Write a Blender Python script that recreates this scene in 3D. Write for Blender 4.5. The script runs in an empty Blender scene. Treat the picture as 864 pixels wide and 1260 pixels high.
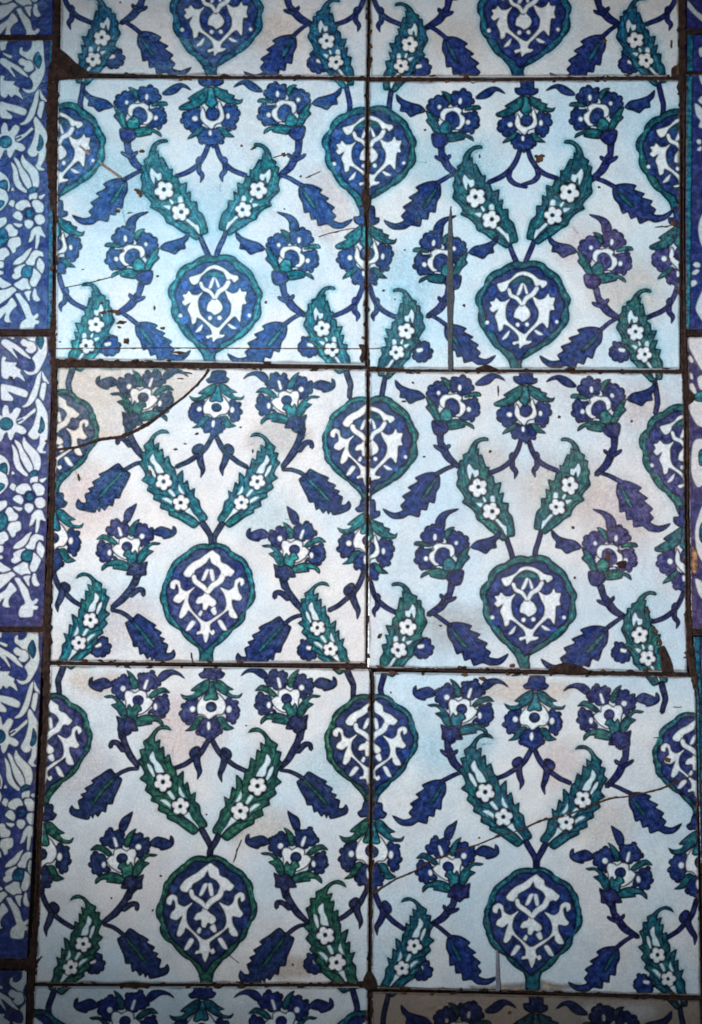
import bpy, math, random
import numpy as np
from mathutils import Vector, noise as mnoise, geometry as mgeo

# ------------------------------------------------------------------ camera, light, exposure
SC = bpy.context.scene
COL = SC.collection
FPX, PITCH, DIST, HZ = 3500.0, math.radians(12.4), 2.29, 1.60
CP, SP = math.cos(PITCH), math.sin(PITCH)
CAMPOS = Vector((0, -DIST * CP, HZ - DIST * SP))
cam_d = bpy.data.cameras.new('camera')
cam_d.sensor_fit = 'VERTICAL'; cam_d.sensor_height = 36.0; cam_d.lens = FPX / 1260 * 36.0
cam_d.clip_start = 0.05; cam_d.clip_end = 100
cam = bpy.data.objects.new('camera', cam_d); COL.objects.link(cam)
cam.location = CAMPOS; cam.rotation_euler = (math.pi / 2 + PITCH, 0, 0)
SC.camera = cam

W = bpy.data.worlds.new('World'); SC.world = W; W.use_nodes = True
W.node_tree.nodes['Background'].inputs['Color'].default_value = (0.80, 0.88, 1.0, 1)
W.node_tree.nodes['Background'].inputs['Strength'].default_value = 0.05

def lamp(name, kind, loc, target, energy, color, **kw):
    d = bpy.data.lights.new(name, kind); d.energy = energy; d.color = color
    for k, v in kw.items(): setattr(d, k, v)
    o = bpy.data.objects.new(name, d); COL.objects.link(o)
    o.location = loc
    o.rotation_euler = (Vector(target) - Vector(loc)).to_track_quat('-Z', 'Y').to_euler()
    return o
# added lamps, no visible source: spot cone gives the vignette, area lamps the sheen
lamp('key_spot', 'SPOT', (-1.75, -2.15, 1.75), (0.03, 0, 1.655), 450, (0.93, 0.97, 1.0),
     spot_size=math.radians(22), spot_blend=1.0, shadow_soft_size=0.12)
lamp('cool_sheen_lamp', 'AREA', (-0.30, -2.45, 2.50), (-0.08, 0, 1.75), 5.6, (0.38, 0.78, 1.0), shape='RECTANGLE', size=0.50, size_y=0.42)  # unseen lamp added to lay a cool sheen on the upper left tiles
lamp('warm_glare_lamp', 'AREA', (0.26, -2.35, 2.12), (0.1, 0, 1.65), 1.5, (1.0, 0.90, 0.90), shape='RECTANGLE', size=0.42, size_y=0.42)  # unseen lamp added for warm glare right of centre

SC.view_settings.view_transform = 'Standard'; SC.view_settings.look = 'None'
SC.view_settings.exposure = 0.0; SC.view_settings.gamma = 1.0; SC.view_settings.use_curve_mapping = False
SC.render.engine = 'CYCLES'
SC.cycles.transparent_max_bounces = 24
SC.cycles.max_bounces = 4
SC.cycles.filter_width = 1.8

# ------------------------------------------------------------------ geometry helpers
random.seed(7)
def to_wall(P):
    """points measured on the wall face (in picture units) -> metres on the wall plane (x, z)"""
    P = np.asarray(P, float)
    dx = (P[:, 0] - 432) / FPX; dy = (630 - P[:, 1]) / FPX
    wy = CP - dy * SP; wz = SP + dy * CP
    t = (DIST * CP) / wy
    return np.stack([dx * t, CAMPOS.z + wz * t], 1)

def lin(c):
    c = np.asarray(c, float) / 255.0
    return np.where(c <= 0.04045, c / 12.92, ((c + 0.055) / 1.055) ** 2.4)

def spline(P, n=3, closed=True):
    P = np.asarray(P, float)
    if closed: A, B, C, D = np.roll(P, 1, 0), P, np.roll(P, -1, 0), np.roll(P, -2, 0)
    else:
        E = np.vstack([2 * P[0] - P[1], P, 2 * P[-1] - P[-2]])
        A, B, C, D = E[:-3], E[1:-2], E[2:-1], E[3:]
    out = []
    tn = 0.42
    for i in range(n):
        t = i / n
        m1 = tn * (C - A); m2 = tn * (D - B)
        h = (2*t**3 - 3*t**2 + 1) * B + (t**3 - 2*t**2 + t) * m1 + (-2*t**3 + 3*t**2) * C + (t**3 - t**2) * m2
        out.append(h)
    Q = np.stack(out, 1).reshape(-1, P.shape[1])
    if not closed: Q = np.vstack([Q, P[-1]])
    return Q

def area2(P):
    x, y = P[:, 0], P[:, 1]
    return 0.5 * np.sum(x * np.roll(y, -1) - np.roll(x, -1) * y)

def ccw(P):
    return P if area2(P) > 0 else P[::-1].copy()

def clean(P, eps=0.12):
    keep = [0]
    for i in range(1, len(P)):
        if np.hypot(*(P[i] - P[keep[-1]])) > eps: keep.append(i)
    if len(keep) > 3 and np.hypot(*(P[keep[-1]] - P[keep[0]])) < eps: keep.pop()
    return P[keep]

def normals(P):
    e = np.roll(P, -1, 0) - P
    e /= (np.linalg.norm(e, axis=1, keepdims=True) + 1e-9)
    n = np.stack([e[:, 1], -e[:, 0]], 1)
    m = n + np.roll(n, 1, 0)
    l = np.linalg.norm(m, axis=1, keepdims=True)
    m = m / (l + 1e-9)
    k = 1.0 / np.clip(l / 2, 0.55, 1)
    return m * k

def thick(P):
    per = np.sum(np.linalg.norm(np.roll(P, -1, 0) - P, axis=1))
    return 2 * abs(area2(P)) / (per + 1e-9)

def half_width(P, n):
    """for every point of an outline: half the distance to the far side of the shape"""
    D = P[None] - P[:, None]; d = np.sqrt((D ** 2).sum(2)) + 1e-6
    inward = -(D * n[:, None]).sum(2) / d            # far side lies inward of this point ...
    facing = n @ n.T                                 # ... and looks the other way
    ok = (inward > 0.35) & (facing < 0.25)
    return np.where(ok, d, 60.0).min(1) / 2

def wobble(P, seed, amp=0.55, f=1 / 16.0):
    out = P.copy()
    for i in range(len(P)):
        v = mnoise.noise_vector(Vector((P[i, 0] * f, P[i, 1] * f, seed * 3.7)))
        out[i, 0] += amp * v.x; out[i, 1] += amp * v.y
    return out

def tess(P):
    T = mgeo.tessellate_polygon([[Vector((p[0], p[1], 0)) for p in P]])
    return T
def fill(P):
    """triangles of a closed outline, also where the brush line crosses itself -> (extra points, triangles)"""
    T = tess(P)
    a = sum(abs((P[j, 0]-P[i, 0])*(P[k, 1]-P[i, 1]) - (P[k, 0]-P[i, 0])*(P[j, 1]-P[i, 1])) / 2 for i, j, k in T)
    if abs(a - abs(area2(P))) < 0.006 * abs(area2(P)) + 0.05: return None, T
    m = len(P)
    r = mgeo.delaunay_2d_cdt([Vector((p[0], p[1])) for p in P], [], [list(range(m))], 1, 1e-5)
    return np.array([(v.x, v.y) for v in r[0]]), [tuple(f) for f in r[2]]

def stroke_poly(pts):
    """pts: (x, y, width) along a brush stroke -> closed outline"""
    P = spline(pts, 4, closed=False)
    xy, w = P[:, :2], np.clip(P[:, 2], 0.3, None) / 2
    t = np.gradient(xy, axis=0); t /= (np.linalg.norm(t, axis=1, keepdims=True) + 1e-9)
    n = np.stack([t[:, 1], -t[:, 0]], 1)
    L, R = xy + n * w[:, None], xy - n * w[:, None]
    tip = xy[-1] + t[-1] * w[-1] * 0.9
    start = xy[0] - t[0] * w[0] * 0.9
    return np.vstack([L, tip[None], R[::-1], start[None]])

def lobes(P, lam, amp):
    """small round scallops along a brush-drawn edge"""
    P = ccw(clean(P, 0.3)); L = np.r_[0, np.cumsum(np.linalg.norm(np.diff(np.vstack([P, P[:1]]), axis=0), axis=1))]
    n = max(3, round(L[-1] / lam)); s = np.linspace(0, L[-1], n * 6, endpoint=False); E = np.vstack([P, P[:1]])
    Q = np.stack([np.interp(s, L, E[:, 0]), np.interp(s, L, E[:, 1])], 1)
    b = np.abs(np.sin(np.pi * s / (L[-1] / n))) ** 0.7
    return Q + normals(Q) * (amp * (b - 0.62))[:, None]

def ellipse(cx, cy, rx, ry=None, n=12):
    ry = rx if ry is None else ry
    a = np.linspace(0, 2 * math.pi, n, endpoint=False)
    return np.stack([cx + rx * np.cos(a), cy + ry * np.sin(a)], 1)

# ------------------------------------------------------------------ materials
def newmat(name):
    m = bpy.data.materials.new(name); m.use_nodes = True
    nt = m.node_tree; nt.nodes.clear()
    return m, nt, nt.nodes, nt.links
def nd(nodes, t, **kw):
    n = nodes.new(t)
    for k, v in kw.items(): setattr(n, k, v)
    return n
def noise_n(nodes, links, vec, scale, detail=3, rough=0.55, off=None):
    n = nd(nodes, 'ShaderNodeTexNoise'); n.inputs['Scale'].default_value = scale
    n.inputs['Detail'].default_value = detail; n.inputs['Roughness'].default_value = rough
    links.new(vec, n.inputs['Vector'])
    return n
def ramp(nodes, links, src, stops):
    r = nd(nodes, 'ShaderNodeValToRGB'); e = r.color_ramp.elements
    while len(e) < len(stops): e.new(0.5)
    for i, (p, c) in enumerate(stops):
        e[i].position = p; e[i].color = (*c, 1) if len(c) == 3 else c
    links.new(src, r.inputs['Fac']); return r
def mix(nodes, links, blend, fac, a, b):
    m = nd(nodes, 'ShaderNodeMix', data_type='RGBA', blend_type=blend, clamp_factor=True)
    for sock, v in ((m.inputs[0], fac), (m.inputs[6], a), (m.inputs[7], b)):
        if hasattr(v, 'is_output'): links.new(v, sock)
        else: sock.default_value = v if not isinstance(v, tuple) or len(v) == 4 else (*v, 1)
    return m.outputs[2]
def glaze_bump(nodes, links, pos, bsdf):
    n1 = noise_n(nodes, links, pos, 16, 2)
    n2 = noise_n(nodes, links, pos, 85, 3)
    n3 = noise_n(nodes, links, pos, 700, 2)
    a = nd(nodes, 'ShaderNodeMath', operation='MULTIPLY_ADD'); a.inputs[1].default_value = 0.22
    links.new(n2.outputs['Fac'], a.inputs[0]); links.new(n1.outputs['Fac'], a.inputs[2])
    b = nd(nodes, 'ShaderNodeMath', operation='MULTIPLY_ADD'); b.inputs[1].default_value = 0.020
    links.new(n3.outputs['Fac'], b.inputs[0]); links.new(a.outputs[0], b.inputs[2])
    bp = nd(nodes, 'ShaderNodeBump'); bp.inputs['Strength'].default_value = 1.0; bp.inputs['Distance'].default_value = 0.0024
    links.new(b.outputs[0], bp.inputs['Height']); links.new(bp.outputs['Normal'], bsdf.inputs['Normal'])
GRAIN = 620
def grain(nodes, links, pos, col, amt):
    """fine mottling of the old glaze, each colour channel on its own"""
    g = noise_n(nodes, links, pos, GRAIN, 2, 0.7)
    r = ramp(nodes, links, g.outputs['Fac'], [(0.25, (1 - amt,) * 3), (0.75, (1 + amt,) * 3)])
    c1 = mix(nodes, links, 'MULTIPLY', 1.0, col, r.outputs['Color'])
    g2 = nd(nodes, 'ShaderNodeHueSaturation')
    r2 = mix(nodes, links, 'MIX', 0.5, (0.5, 0.5, 0.5, 1), g.outputs['Color'])
    return mix(nodes, links, 'SOFT_LIGHT', amt * 2.2, c1, r2)

def make_white_glaze():
    m, nt, N, L = newmat('white_tin_glaze')
    out = nd(N, 'ShaderNodeOutputMaterial'); b = nd(N, 'ShaderNodeBsdfPrincipled')
    g = nd(N, 'ShaderNodeNewGeometry'); pos = g.outputs['Position']; oi = nd(N, 'ShaderNodeObjectInfo')
    n1 = noise_n(N, L, pos, 9, 4); n2 = noise_n(N, L, pos, 42, 4); n3 = noise_n(N, L, pos, 260, 3)
    c = mix(N, L, 'MULTIPLY', 1.0, oi.outputs['Color'], ramp(N, L, n1.outputs['Fac'], [(0.36, (0.78, 0.92, 1.0)), (0.62, (1.0, 0.93, 0.895))]).outputs['Color'])
    c = mix(N, L, 'MULTIPLY', 1.0, c, ramp(N, L, n2.outputs['Fac'], [(0.28, (0.86, 0.86, 0.875)), (0.6, (1, 1, 1))]).outputs['Color'])
    # brown grime in patches, and pin-prick pits
    st = ramp(N, L, n2.outputs['Fac'], [(0.60, (0, 0, 0)), (0.82, (0.55, 0.55, 0.55))])
    c = mix(N, L, 'MULTIPLY', st.outputs['Color'], c, (0.80, 0.70, 0.60, 1))
    pit = ramp(N, L, n3.outputs['Fac'], [(0.20, (1, 1, 1)), (0.285, (0, 0, 0))])
    c = mix(N, L, 'MIX', pit.outputs['Color'], c, (0.30, 0.24, 0.20, 1))
    c = grain(N, L, pos, c, 0.17)
    L.new(c, b.inputs['Base Color']); b.inputs['Roughness'].default_value = 0.30
    rr = ramp(N, L, n2.outputs['Fac'], [(0.3, (0.17,) * 3), (0.75, (0.36,) * 3)]); L.new(rr.outputs['Color'], b.inputs['Roughness'])
    glaze_bump(N, L, pos, b); L.new(b.outputs[0], out.inputs['Surface']); return m

def make_paint():
    m, nt, N, L = newmat('underglaze_pigment')
    out = nd(N, 'ShaderNodeOutputMaterial'); b = nd(N, 'ShaderNodeBsdfPrincipled')
    g = nd(N, 'ShaderNodeNewGeometry'); pos = g.outputs['Position']
    vc = nd(N, 'ShaderNodeVertexColor', layer_name='pigment')
    n1 = noise_n(N, L, pos, 30, 3); n2 = noise_n(N, L, pos, 240, 4, 0.65)
    c = mix(N, L, 'MULTIPLY', 1.0, vc.outputs['Color'], ramp(N, L, n2.outputs['Fac'], [(0.38, (0.32, 0.34, 0.46)), (0.5, (1, 1, 1)), (0.63, (2.1, 2.0, 1.7))]).outputs['Color'])
    c = mix(N, L, 'MULTIPLY', 1.0, c, ramp(N, L, n1.outputs['Fac'], [(0.36, (0.72, 0.86, 1.04)), (0.64, (1.25, 1.10, 0.95))]).outputs['Color'])
    bw = nd(N, 'ShaderNodeRGBToBW'); L.new(vc.outputs['Color'], bw.inputs['Color'])
    fr = ramp(N, L, bw.outputs['Val'], [(0.18, (1, 1, 1)), (0.42, (0.12, 0.12, 0.12))])
    c = mix(N, L, 'MIX', fr.outputs['Color'], vc.outputs['Color'], c)
    c = grain(N, L, pos, c, 0.22)
    L.new(c, b.inputs['Base Color']); b.inputs['Roughness'].default_value = 0.22
    glaze_bump(N, L, pos, b)
    tr = nd(N, 'ShaderNodeBsdfTransparent'); ms = nd(N, 'ShaderNodeMixShader')
    L.new(vc.outputs['Alpha'], ms.inputs['Fac']); L.new(tr.outputs[0], ms.inputs[1]); L.new(b.outputs[0], ms.inputs[2])
    L.new(ms.outputs[0], out.inputs['Surface']); return m

def make_rough(name, c1, c2, scale=170, bump=0.0025, rough=0.9):
    m, nt, N, L = newmat(name)
    out = nd(N, 'ShaderNodeOutputMaterial'); b = nd(N, 'ShaderNodeBsdfPrincipled')
    g = nd(N, 'ShaderNodeNewGeometry'); pos = g.outputs['Position']
    n1 = noise_n(N, L, pos, scale, 5, 0.7); n2 = noise_n(N, L, pos, scale * 3.3, 3, 0.7)
    c = mix(N, L, 'MIX', ramp(N, L, n1.outputs['Fac'], [(0.33, (0, 0, 0)), (0.68, (1, 1, 1))]).outputs['Color'], (*lin(c1), 1), (*lin(c2), 1))
    c = grain(N, L, pos, c, 0.18)
    L.new(c, b.inputs['Base Color']); b.inputs['Roughness'].default_value = rough
    b.inputs['Specular IOR Level'].default_value = 0.25
    a = nd(N, 'ShaderNodeMath', operation='ADD'); L.new(n1.outputs['Fac'], a.inputs[0]); L.new(n2.outputs['Fac'], a.inputs[1])
    bp = nd(N, 'ShaderNodeBump'); bp.inputs['Strength'].default_value = 0.8; bp.inputs['Distance'].default_value = bump
    L.new(a.outputs[0], bp.inputs['Height']); L.new(bp.outputs['Normal'], b.inputs['Normal'])
    L.new(b.outputs[0], out.inputs['Surface']); return m

def make_ground():
    m, nt, N, L = newmat('blue_glaze_ground')
    out = nd(N, 'ShaderNodeOutputMaterial'); b = nd(N, 'ShaderNodeBsdfPrincipled')
    g = nd(N, 'ShaderNodeNewGeometry'); pos = g.outputs['Position']; oi = nd(N, 'ShaderNodeObjectInfo')
    n1 = noise_n(N, L, pos, 26, 4); n2 = noise_n(N, L, pos, 170, 5, 0.7)
    c = mix(N, L, 'MULTIPLY', 1.0, oi.outputs['Color'], ramp(N, L, n2.outputs['Fac'], [(0.36, (0.5, 0.52, 0.6)), (0.5, (1, 1, 1)), (0.66, (3.2, 2.6, 1.9))]).outputs['Color'])
    c = mix(N, L, 'MULTIPLY', 1.0, c, ramp(N, L, n1.outputs['Fac'], [(0.36, (0.75, 0.95, 1.1)), (0.64, (1.5, 1.1, 0.95))]).outputs['Color'])
    c = grain(N, L, pos, c, 0.22)
    L.new(c, b.inputs['Base Color']); b.inputs['Roughness'].default_value = 0.22
    glaze_bump(N, L, pos, b); L.new(b.outputs[0], out.inputs['Surface']); return m
M_WHITE = make_white_glaze(); M_PAINT = make_paint(); M_GROUND = make_ground()
M_MORTAR = make_rough('dark_brown_mortar', (24, 15, 13), (74, 52, 44))
M_CRACK = make_rough('crack_dirt', (40, 26, 22), (92, 66, 54), 300, 0.0008)
M_CHIP = make_rough('bare_fired_clay', (48, 28, 20), (112, 76, 50), 260, 0.0012)
M_TAN = make_rough('pale_bare_clay', (120, 98, 88), (168, 146, 132), 260, 0.0006)
M_CEMENT = make_rough('grey_cement_filling', (56, 60, 64), (92, 94, 98), 220, 0.001)
M_CEMENT_PALE = make_rough('pale_cement_filling', (112, 108, 122), (146, 142, 152), 220, 0.001)

# ------------------------------------------------------------------ mesh objects
def link_mesh(name, V, F, mats, parent=None, smooth=False):
    me = bpy.data.meshes.new(name); me.from_pydata([tuple(v) for v in V], [], F)
    for m in (mats if isinstance(mats, (list, tuple)) else [mats]): me.materials.append(m)
    if smooth: me.polygons.foreach_set('use_smooth', [True] * len(me.polygons))
    me.update()
    o = bpy.data.objects.new(name, me); COL.objects.link(o)
    if parent is not None: o.parent = parent
    return o

def thing(name, label=None, cat=None, kind=None, loc=(0, 0, 0), group=None):
    o = bpy.data.objects.new(name, None); COL.objects.link(o); o.location = loc
    o.empty_display_size = 0.05
    if label: o['label'] = label
    if cat: o['category'] = cat
    if kind: o['kind'] = kind
    if group: o['group'] = group
    return o

FADE = {'faded_purple': ((82, 76, 122), (52, 104, 104)), 'dull_brown': ((64, 58, 78), (44, 82, 70)), 'greyed': ((60, 60, 106), (50, 98, 92))}   # blue, teal
LZ = 1.2e-5           # thickness of one brush layer
class Tile:
    def __init__(s, key, corners, panel, color, pal, name='tile', tilt=(0, 0), label=None, variant='B', axis=(0.5, 0.5), dv=0.476, offs=None, mat=None):
        s.key, s.c, s.pal, s.variant, s.axis, s.dv = key, np.array(corners, float), pal, variant, axis, dv
        s.offs = offs or {}
        w = to_wall(s.c); s.o = w.mean(0)
        # slab: rounded arris, 14 mm thick
        q = ccw(w - s.o); n = normals(q)
        V, F = [], []
        for ins, y in ((0.0, 0.014), (0.0, 0.0012), (0.0005, 0.0003), (0.0013, 0.0)):
            for p in q - n * ins: V.append((p[0], y, p[1]))
        for r in range(3):
            for i in range(4):
                j = (i + 1) % 4
                F.append((r*4 + i, r*4 + j, r*4 + 4 + j, r*4 + 4 + i))
        F.append((12, 13, 14, 15)); F.append((3, 2, 1, 0))
        s.obj = link_mesh(name, V, F, mat or (M_GROUND if key[0] in 'LR' else M_WHITE), panel)
        s.obj.location = (s.o[0], 0, s.o[1]); s.obj.color = (*lin(color), 1)
        s.obj.rotation_euler = (math.radians(tilt[0]), 0, math.radians(tilt[1]))
        if label: s.obj['label'] = label
        s.quad = ccw(s.c)
        s.seed = (hash(key) % 97) if not isinstance(key, str) else sum(ord(ch) * (i + 3) for i, ch in enumerate(key)) % 97
        s.tints = []; s.wtints = []
    def uv2px(s, U):
        u, v = U[:, :1], U[:, 1:]
        tl, tr, br, bl = s.c
        return (1-u)*(1-v)*tl + u*(1-v)*tr + u*v*br + (1-u)*v*bl
    def px2uv(s, P):
        U = np.full_like(P, 0.5)
        for _ in range(6):
            r = P - s.uv2px(U); e = 1e-4
            a = (s.uv2px(U + [e, 0]) - s.uv2px(U)) / e; b = (s.uv2px(U + [0, e]) - s.uv2px(U)) / e
            det = a[:, 0]*b[:, 1] - a[:, 1]*b[:, 0]
            U = U + np.stack([(r[:, 0]*b[:, 1] - r[:, 1]*b[:, 0]) / det, (a[:, 0]*r[:, 1] - a[:, 1]*r[:, 0]) / det], 1)
        return U
    def local(s, P):
        return to_wall(P) - s.o

class Motif:
    """one painted ornament: brush layers of pigment stacked a hundredth of a millimetre apart"""
    def __init__(s, tile, name, z0):
        s.t, s.name, s.z = tile, name, z0
        s.V, s.F, s.C = [], [], []
    def color(s, key):
        return s.t.pal[key] if isinstance(key, str) else key
    def layer(s, P, col, feather=0.55, a0=1.0, push=0.0, z=None):
        P = ccw(clean(P))
        if len(P) < 4: return
        n = normals(P); hw = half_width(P, n)
        th = thick(P); f = min(feather, 0.45 * th)
        di = np.maximum(push - f, -0.86 * hw); do = np.maximum(push + f, -0.35 * hw)
        inner, outer = P + n * di[:, None], P + n * do[:, None]
        X, T = fill(inner); k = len(s.V); m = len(P)
        Q = np.vstack([inner, outer] + ([X] if X is not None else [])); Lc = s.t.local(Q)
        if z is None: y = -s.z; s.z += LZ
        else: y = -z
        s.V.extend([(a, y, b) for a, b in Lc])
        c = lin(s.color(col))
        px = Q
        for i in range(len(Q)):
            cc = c; best = 0.0
            for (tx, ty, tr, tc, ta) in (s.t.tints if c[1] < 0.3 else s.t.wtints):
                d = math.hypot(px[i, 0] - tx, px[i, 1] - ty) / tr
                w = ta * min(1.0, 2.2 * (1 - d)) if d < 1 else 0.0
                if w > best:
                    best = w
                    if isinstance(tc, tuple): q = c * np.array(tc)
                    else: q = lin(FADE[tc][1 if c[1] > 0.55 * c[2] else 0]) * (0.35 if c.max() < 0.06 else 1.0)
                    cc = c * (1 - w) + q * w
            s.C.append((cc[0], cc[1], cc[2], 0.0 if m <= i < 2 * m else a0))
        if X is not None: T = [tuple(2 * m + q for q in f) for f in T]
        for tri in T: s.F.append(tuple(k + q for q in tri))
        for i in range(m):
            j = (i + 1) % m
            s.F.append((k + i, k + j, k + m + j, k + m + i))
    def shape(s, P, col, outline='D', ow=1.5, halo=None, feather=1.0, z=None, wash=True):
        P = ccw(clean(np.asarray(P, float)))
        if len(P) < 4: return
        th = thick(P)
        if halo: s.layer(P, halo, feather=4.0, a0=0.55 if s.t.key[0] in 'AZ' else 0.28, push=1.8, z=0.2e-4 + 1e-6 * (int(P[0, 0]) % 13))
        if outline:
            white = isinstance(col, str) and col[0] == 'W'      # on white petals the line is drawn round them, not over them
            s.layer(P, outline, feather=0.6, push=ow * (0.34 if white else 0.2), z=z)
            ins = min(ow * (0.28 if white else 0.6), 0.19 * th)
            s.layer(P, col, feather=feather, push=-ins, z=None if z is None else z + LZ)
            if isinstance(col, str) and col in 'BTS' and th > 4.2 and z is None and wash:      # thinner wash where the brush left less pigment
                s.layer(P, col + '2', feather=0.16 * th, push=-ins - 0.17 * th, a0=0.38)
        else:
            s.layer(P, col, feather=feather)
    def done(s):
        if not s.F: return None
        V = np.array(s.V); C = np.array(s.C); F = s.F
        # cut at the tile's edge
        q = ccw(to_wall(s.t.quad) - s.t.o)
        q = q - normals(q) * 0.0007
        X = V[:, [0, 2]]
        inside = np.ones(len(V), bool)
        for i in range(4):
            a, b = q[i], q[(i + 1) % 4]; e = b - a; nn = np.array([e[1], -e[0]]) / np.linalg.norm(e)
            dd = (X - a) @ nn
            inside &= dd <= 0
        if not inside.any():
            # may still span the tile; only very large shapes do
            return None
        if not inside.all():
            F, V, C = clip_mesh(V, F, C, q)
            if not len(F): return None
        o = link_mesh(s.name, V, F, M_PAINT, s.t.obj)
        at = o.data.attributes.new('pigment', 'FLOAT_COLOR', 'POINT')
        at.data.foreach_set('color', np.asarray(C, np.float32).ravel())
        return o

def clip_mesh(V, F, C, q):
    V = [tuple(v) for v in V]; C = [tuple(c) for c in C]
    faces = [tuple(f) for f in F]
    for i in range(4):
        a, b = q[i], q[(i + 1) % 4]; e = b - a; nx, nz = e[1], -e[0]
        l = math.hypot(nx, nz); nx /= l; nz /= l
        d = [(v[0] - a[0]) * nx + (v[2] - a[1]) * nz for v in V]
        cut = {}; nf = []
        for f in faces:
            ds = [d[k] for k in f]
            if max(ds) <= 0: nf.append(f); continue
            if min(ds) >= 0: continue
            g = []
            for m in range(len(f)):
                k0, k1 = f[m], f[(m + 1) % len(f)]; d0, d1 = d[k0], d[k1]
                if d0 <= 0: g.append(k0)
                if (d0 < 0 < d1) or (d1 < 0 < d0):
                    key = (min(k0, k1), max(k0, k1))
                    if key not in cut:
                        t = d0 / (d0 - d1)
                        V.append(tuple(V[k0][x] + t * (V[k1][x] - V[k0][x]) for x in range(3)))
                        C.append(tuple(C[k0][x] + t * (C[k1][x] - C[k0][x]) for x in range(4)))
                        d.append(0.0); cut[key] = len(V) - 1
                    g.append(cut[key])
            if len(g) >= 3: nf.append(tuple(g))
        faces = nf
    used = sorted({k for f in faces for k in f}); mp = {k: i for i, k in enumerate(used)}
    return [tuple(mp[k] for k in f) for f in faces], np.array([V[k] for k in used]), np.array([C[k] for k in used])

def relief(name, P, mat, parent, h=0.0009, base=-0.0002, inset=1.2, origin=None, amp=0.0003, seed=0):
    """a low lump (mortar smear, filling, chip scar) whose rim dips into the surface under it"""
    P = ccw(clean(np.asarray(P, float), 0.3)); n = normals(P)
    th = thick(P); ins = min(inset, 0.3 * th)
    R = [P, P - n * ins * 0.35, P - n * ins]
    hs = [base, h * 0.75, h]
    o0 = np.zeros(2) if origin is None else origin
    V, F = [], []; m = len(P)
    for r, hh in zip(R, hs):
        for (a, b), p in zip(to_wall(r) - o0, r):
            k = mnoise.noise(Vector((p[0] * 0.4, p[1] * 0.4, seed)))
            V.append((a, -(hh + (amp * k if hh > 0 else 0)), b))
    for r in range(2):
        for i in range(m):
            j = (i + 1) % m
            F.append((r*m + i, r*m + j, r*m + m + j, r*m + m + i))
    for t in tess(R[2]): F.append(tuple(2*m + k for k in t))
    return link_mesh(name, V, F, mat, parent)

def ribbon(name, pts, mat, parent, origin=None, h=0.0009, sink=-0.0012, rag=1.5, seed=0, step=2.0, freq=0.16):
    """a joint or crack: pts = (x, y, half width); ragged rims sit on the tiles, the middle is sunk"""
    pts = np.asarray(pts, float)
    d = np.r_[0, np.cumsum(np.hypot(*np.diff(pts[:, :2], axis=0).T))]
    s = np.arange(0, d[-1] + step, step); s[-1] = d[-1]
    X = np.stack([np.interp(s, d, pts[:, k]) for k in range(3)], 1)
    t = np.gradient(X[:, :2], axis=0); t /= (np.linalg.norm(t, axis=1, keepdims=True) + 1e-9)
    n = np.stack([t[:, 1], -t[:, 0]], 1)
    o0 = np.zeros(2) if origin is None else origin
    V, F = [], []
    prof = [(-1.0, -0.0003), (-0.78, h), (-0.35, 0.3 * h + 0.7 * sink), (0, sink), (0.35, 0.3 * h + 0.7 * sink), (0.78, h), (1.0, -0.0003)]
    for i in range(len(X)):
        k1 = mnoise.noise(Vector((s[i] * freq, seed * 7.1, 0.3))) + 0.6 * mnoise.noise(Vector((s[i] * freq * 3.3, seed * 3.1, 5)))
        k2 = mnoise.noise(Vector((s[i] * freq, seed * 7.1, 9.3))) + 0.6 * mnoise.noise(Vector((s[i] * freq * 3.3, seed * 3.1, 15)))
        hw = X[i, 2]; sk = sink + (0.75 * h - sink) * min(1.0, max(0.0, (hw - 2.6) / 1.6)) if sink < 0 else sink
        prof = [(-1.0, -0.0003), (-0.78, h), (-0.35, 0.3 * h + 0.7 * sk), (0, sk), (0.35, 0.3 * h + 0.7 * sk), (0.78, h), (1.0, -0.0003)]
        # now and then the edge is bitten out
        b1 = max(0, mnoise.noise(Vector((s[i] * 0.11, seed, 21))) - 0.20) * 4.2; b2 = max(0, mnoise.noise(Vector((s[i] * 0.11, seed, 41))) - 0.20) * 4.2
        wl = max(0.35, hw * (1 + 0.28 * rag * k1) + b1 * rag); wr = max(0.35, hw * (1 + 0.28 * rag * k2) + b2 * rag)
        Q = np.array([X[i, :2] + n[i] * (f * (wl if f < 0 else wr)) for f, _ in prof])
        for (a, b), (f, z) in zip(to_wall(Q) - o0, prof):
            zz = z + 0.0003 * mnoise.noise(Vector((a * 400, b * 400, seed)))
            V.append((a, -zz if abs(f) < 1 else -z, b))
    m = len(prof)
    for i in range(len(X) - 1):
        for j in range(m - 1):
            F.append((i*m + j, i*m + j + 1, i*m + m + j + 1, i*m + m + j))
    return link_mesh(name, V, F, mat, parent, smooth=True)

# ------------------------------------------------------------------ the ornament, measured off two of the tiles
class View:
    def __init__(s, x0, y0, k): s.x0, s.y0, s.k = x0, y0, k
    def __call__(s, *p):
        P = np.array(p, float).reshape(-1, 2); return np.stack([s.x0 + P[:, 0] / s.k, s.y0 + P[:, 1] / s.k], 1)
    def st(s, *p):
        P = np.array(p, float).reshape(-1, 3); return np.stack([s.x0 + P[:, 0] / s.k, s.y0 + P[:, 1] / s.k, P[:, 2] / s.k], 1)
    def el(s, cx, cy, rx, ry=None): return s(*ellipse(cx, cy, rx, ry, 10).ravel())

def petals5(V, cx, cy, r, rot=0.3, n=5, depth=0.30):
    a = np.linspace(0, 2 * math.pi, n * 6, endpoint=False)
    rr = r * (1 - depth * (0.5 - 0.5 * np.cos(n * a)) ** 2.2)
    return V(*np.stack([cx + rr * np.cos(a + rot), cy + rr * np.sin(a + rot)], 1).ravel())

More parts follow.
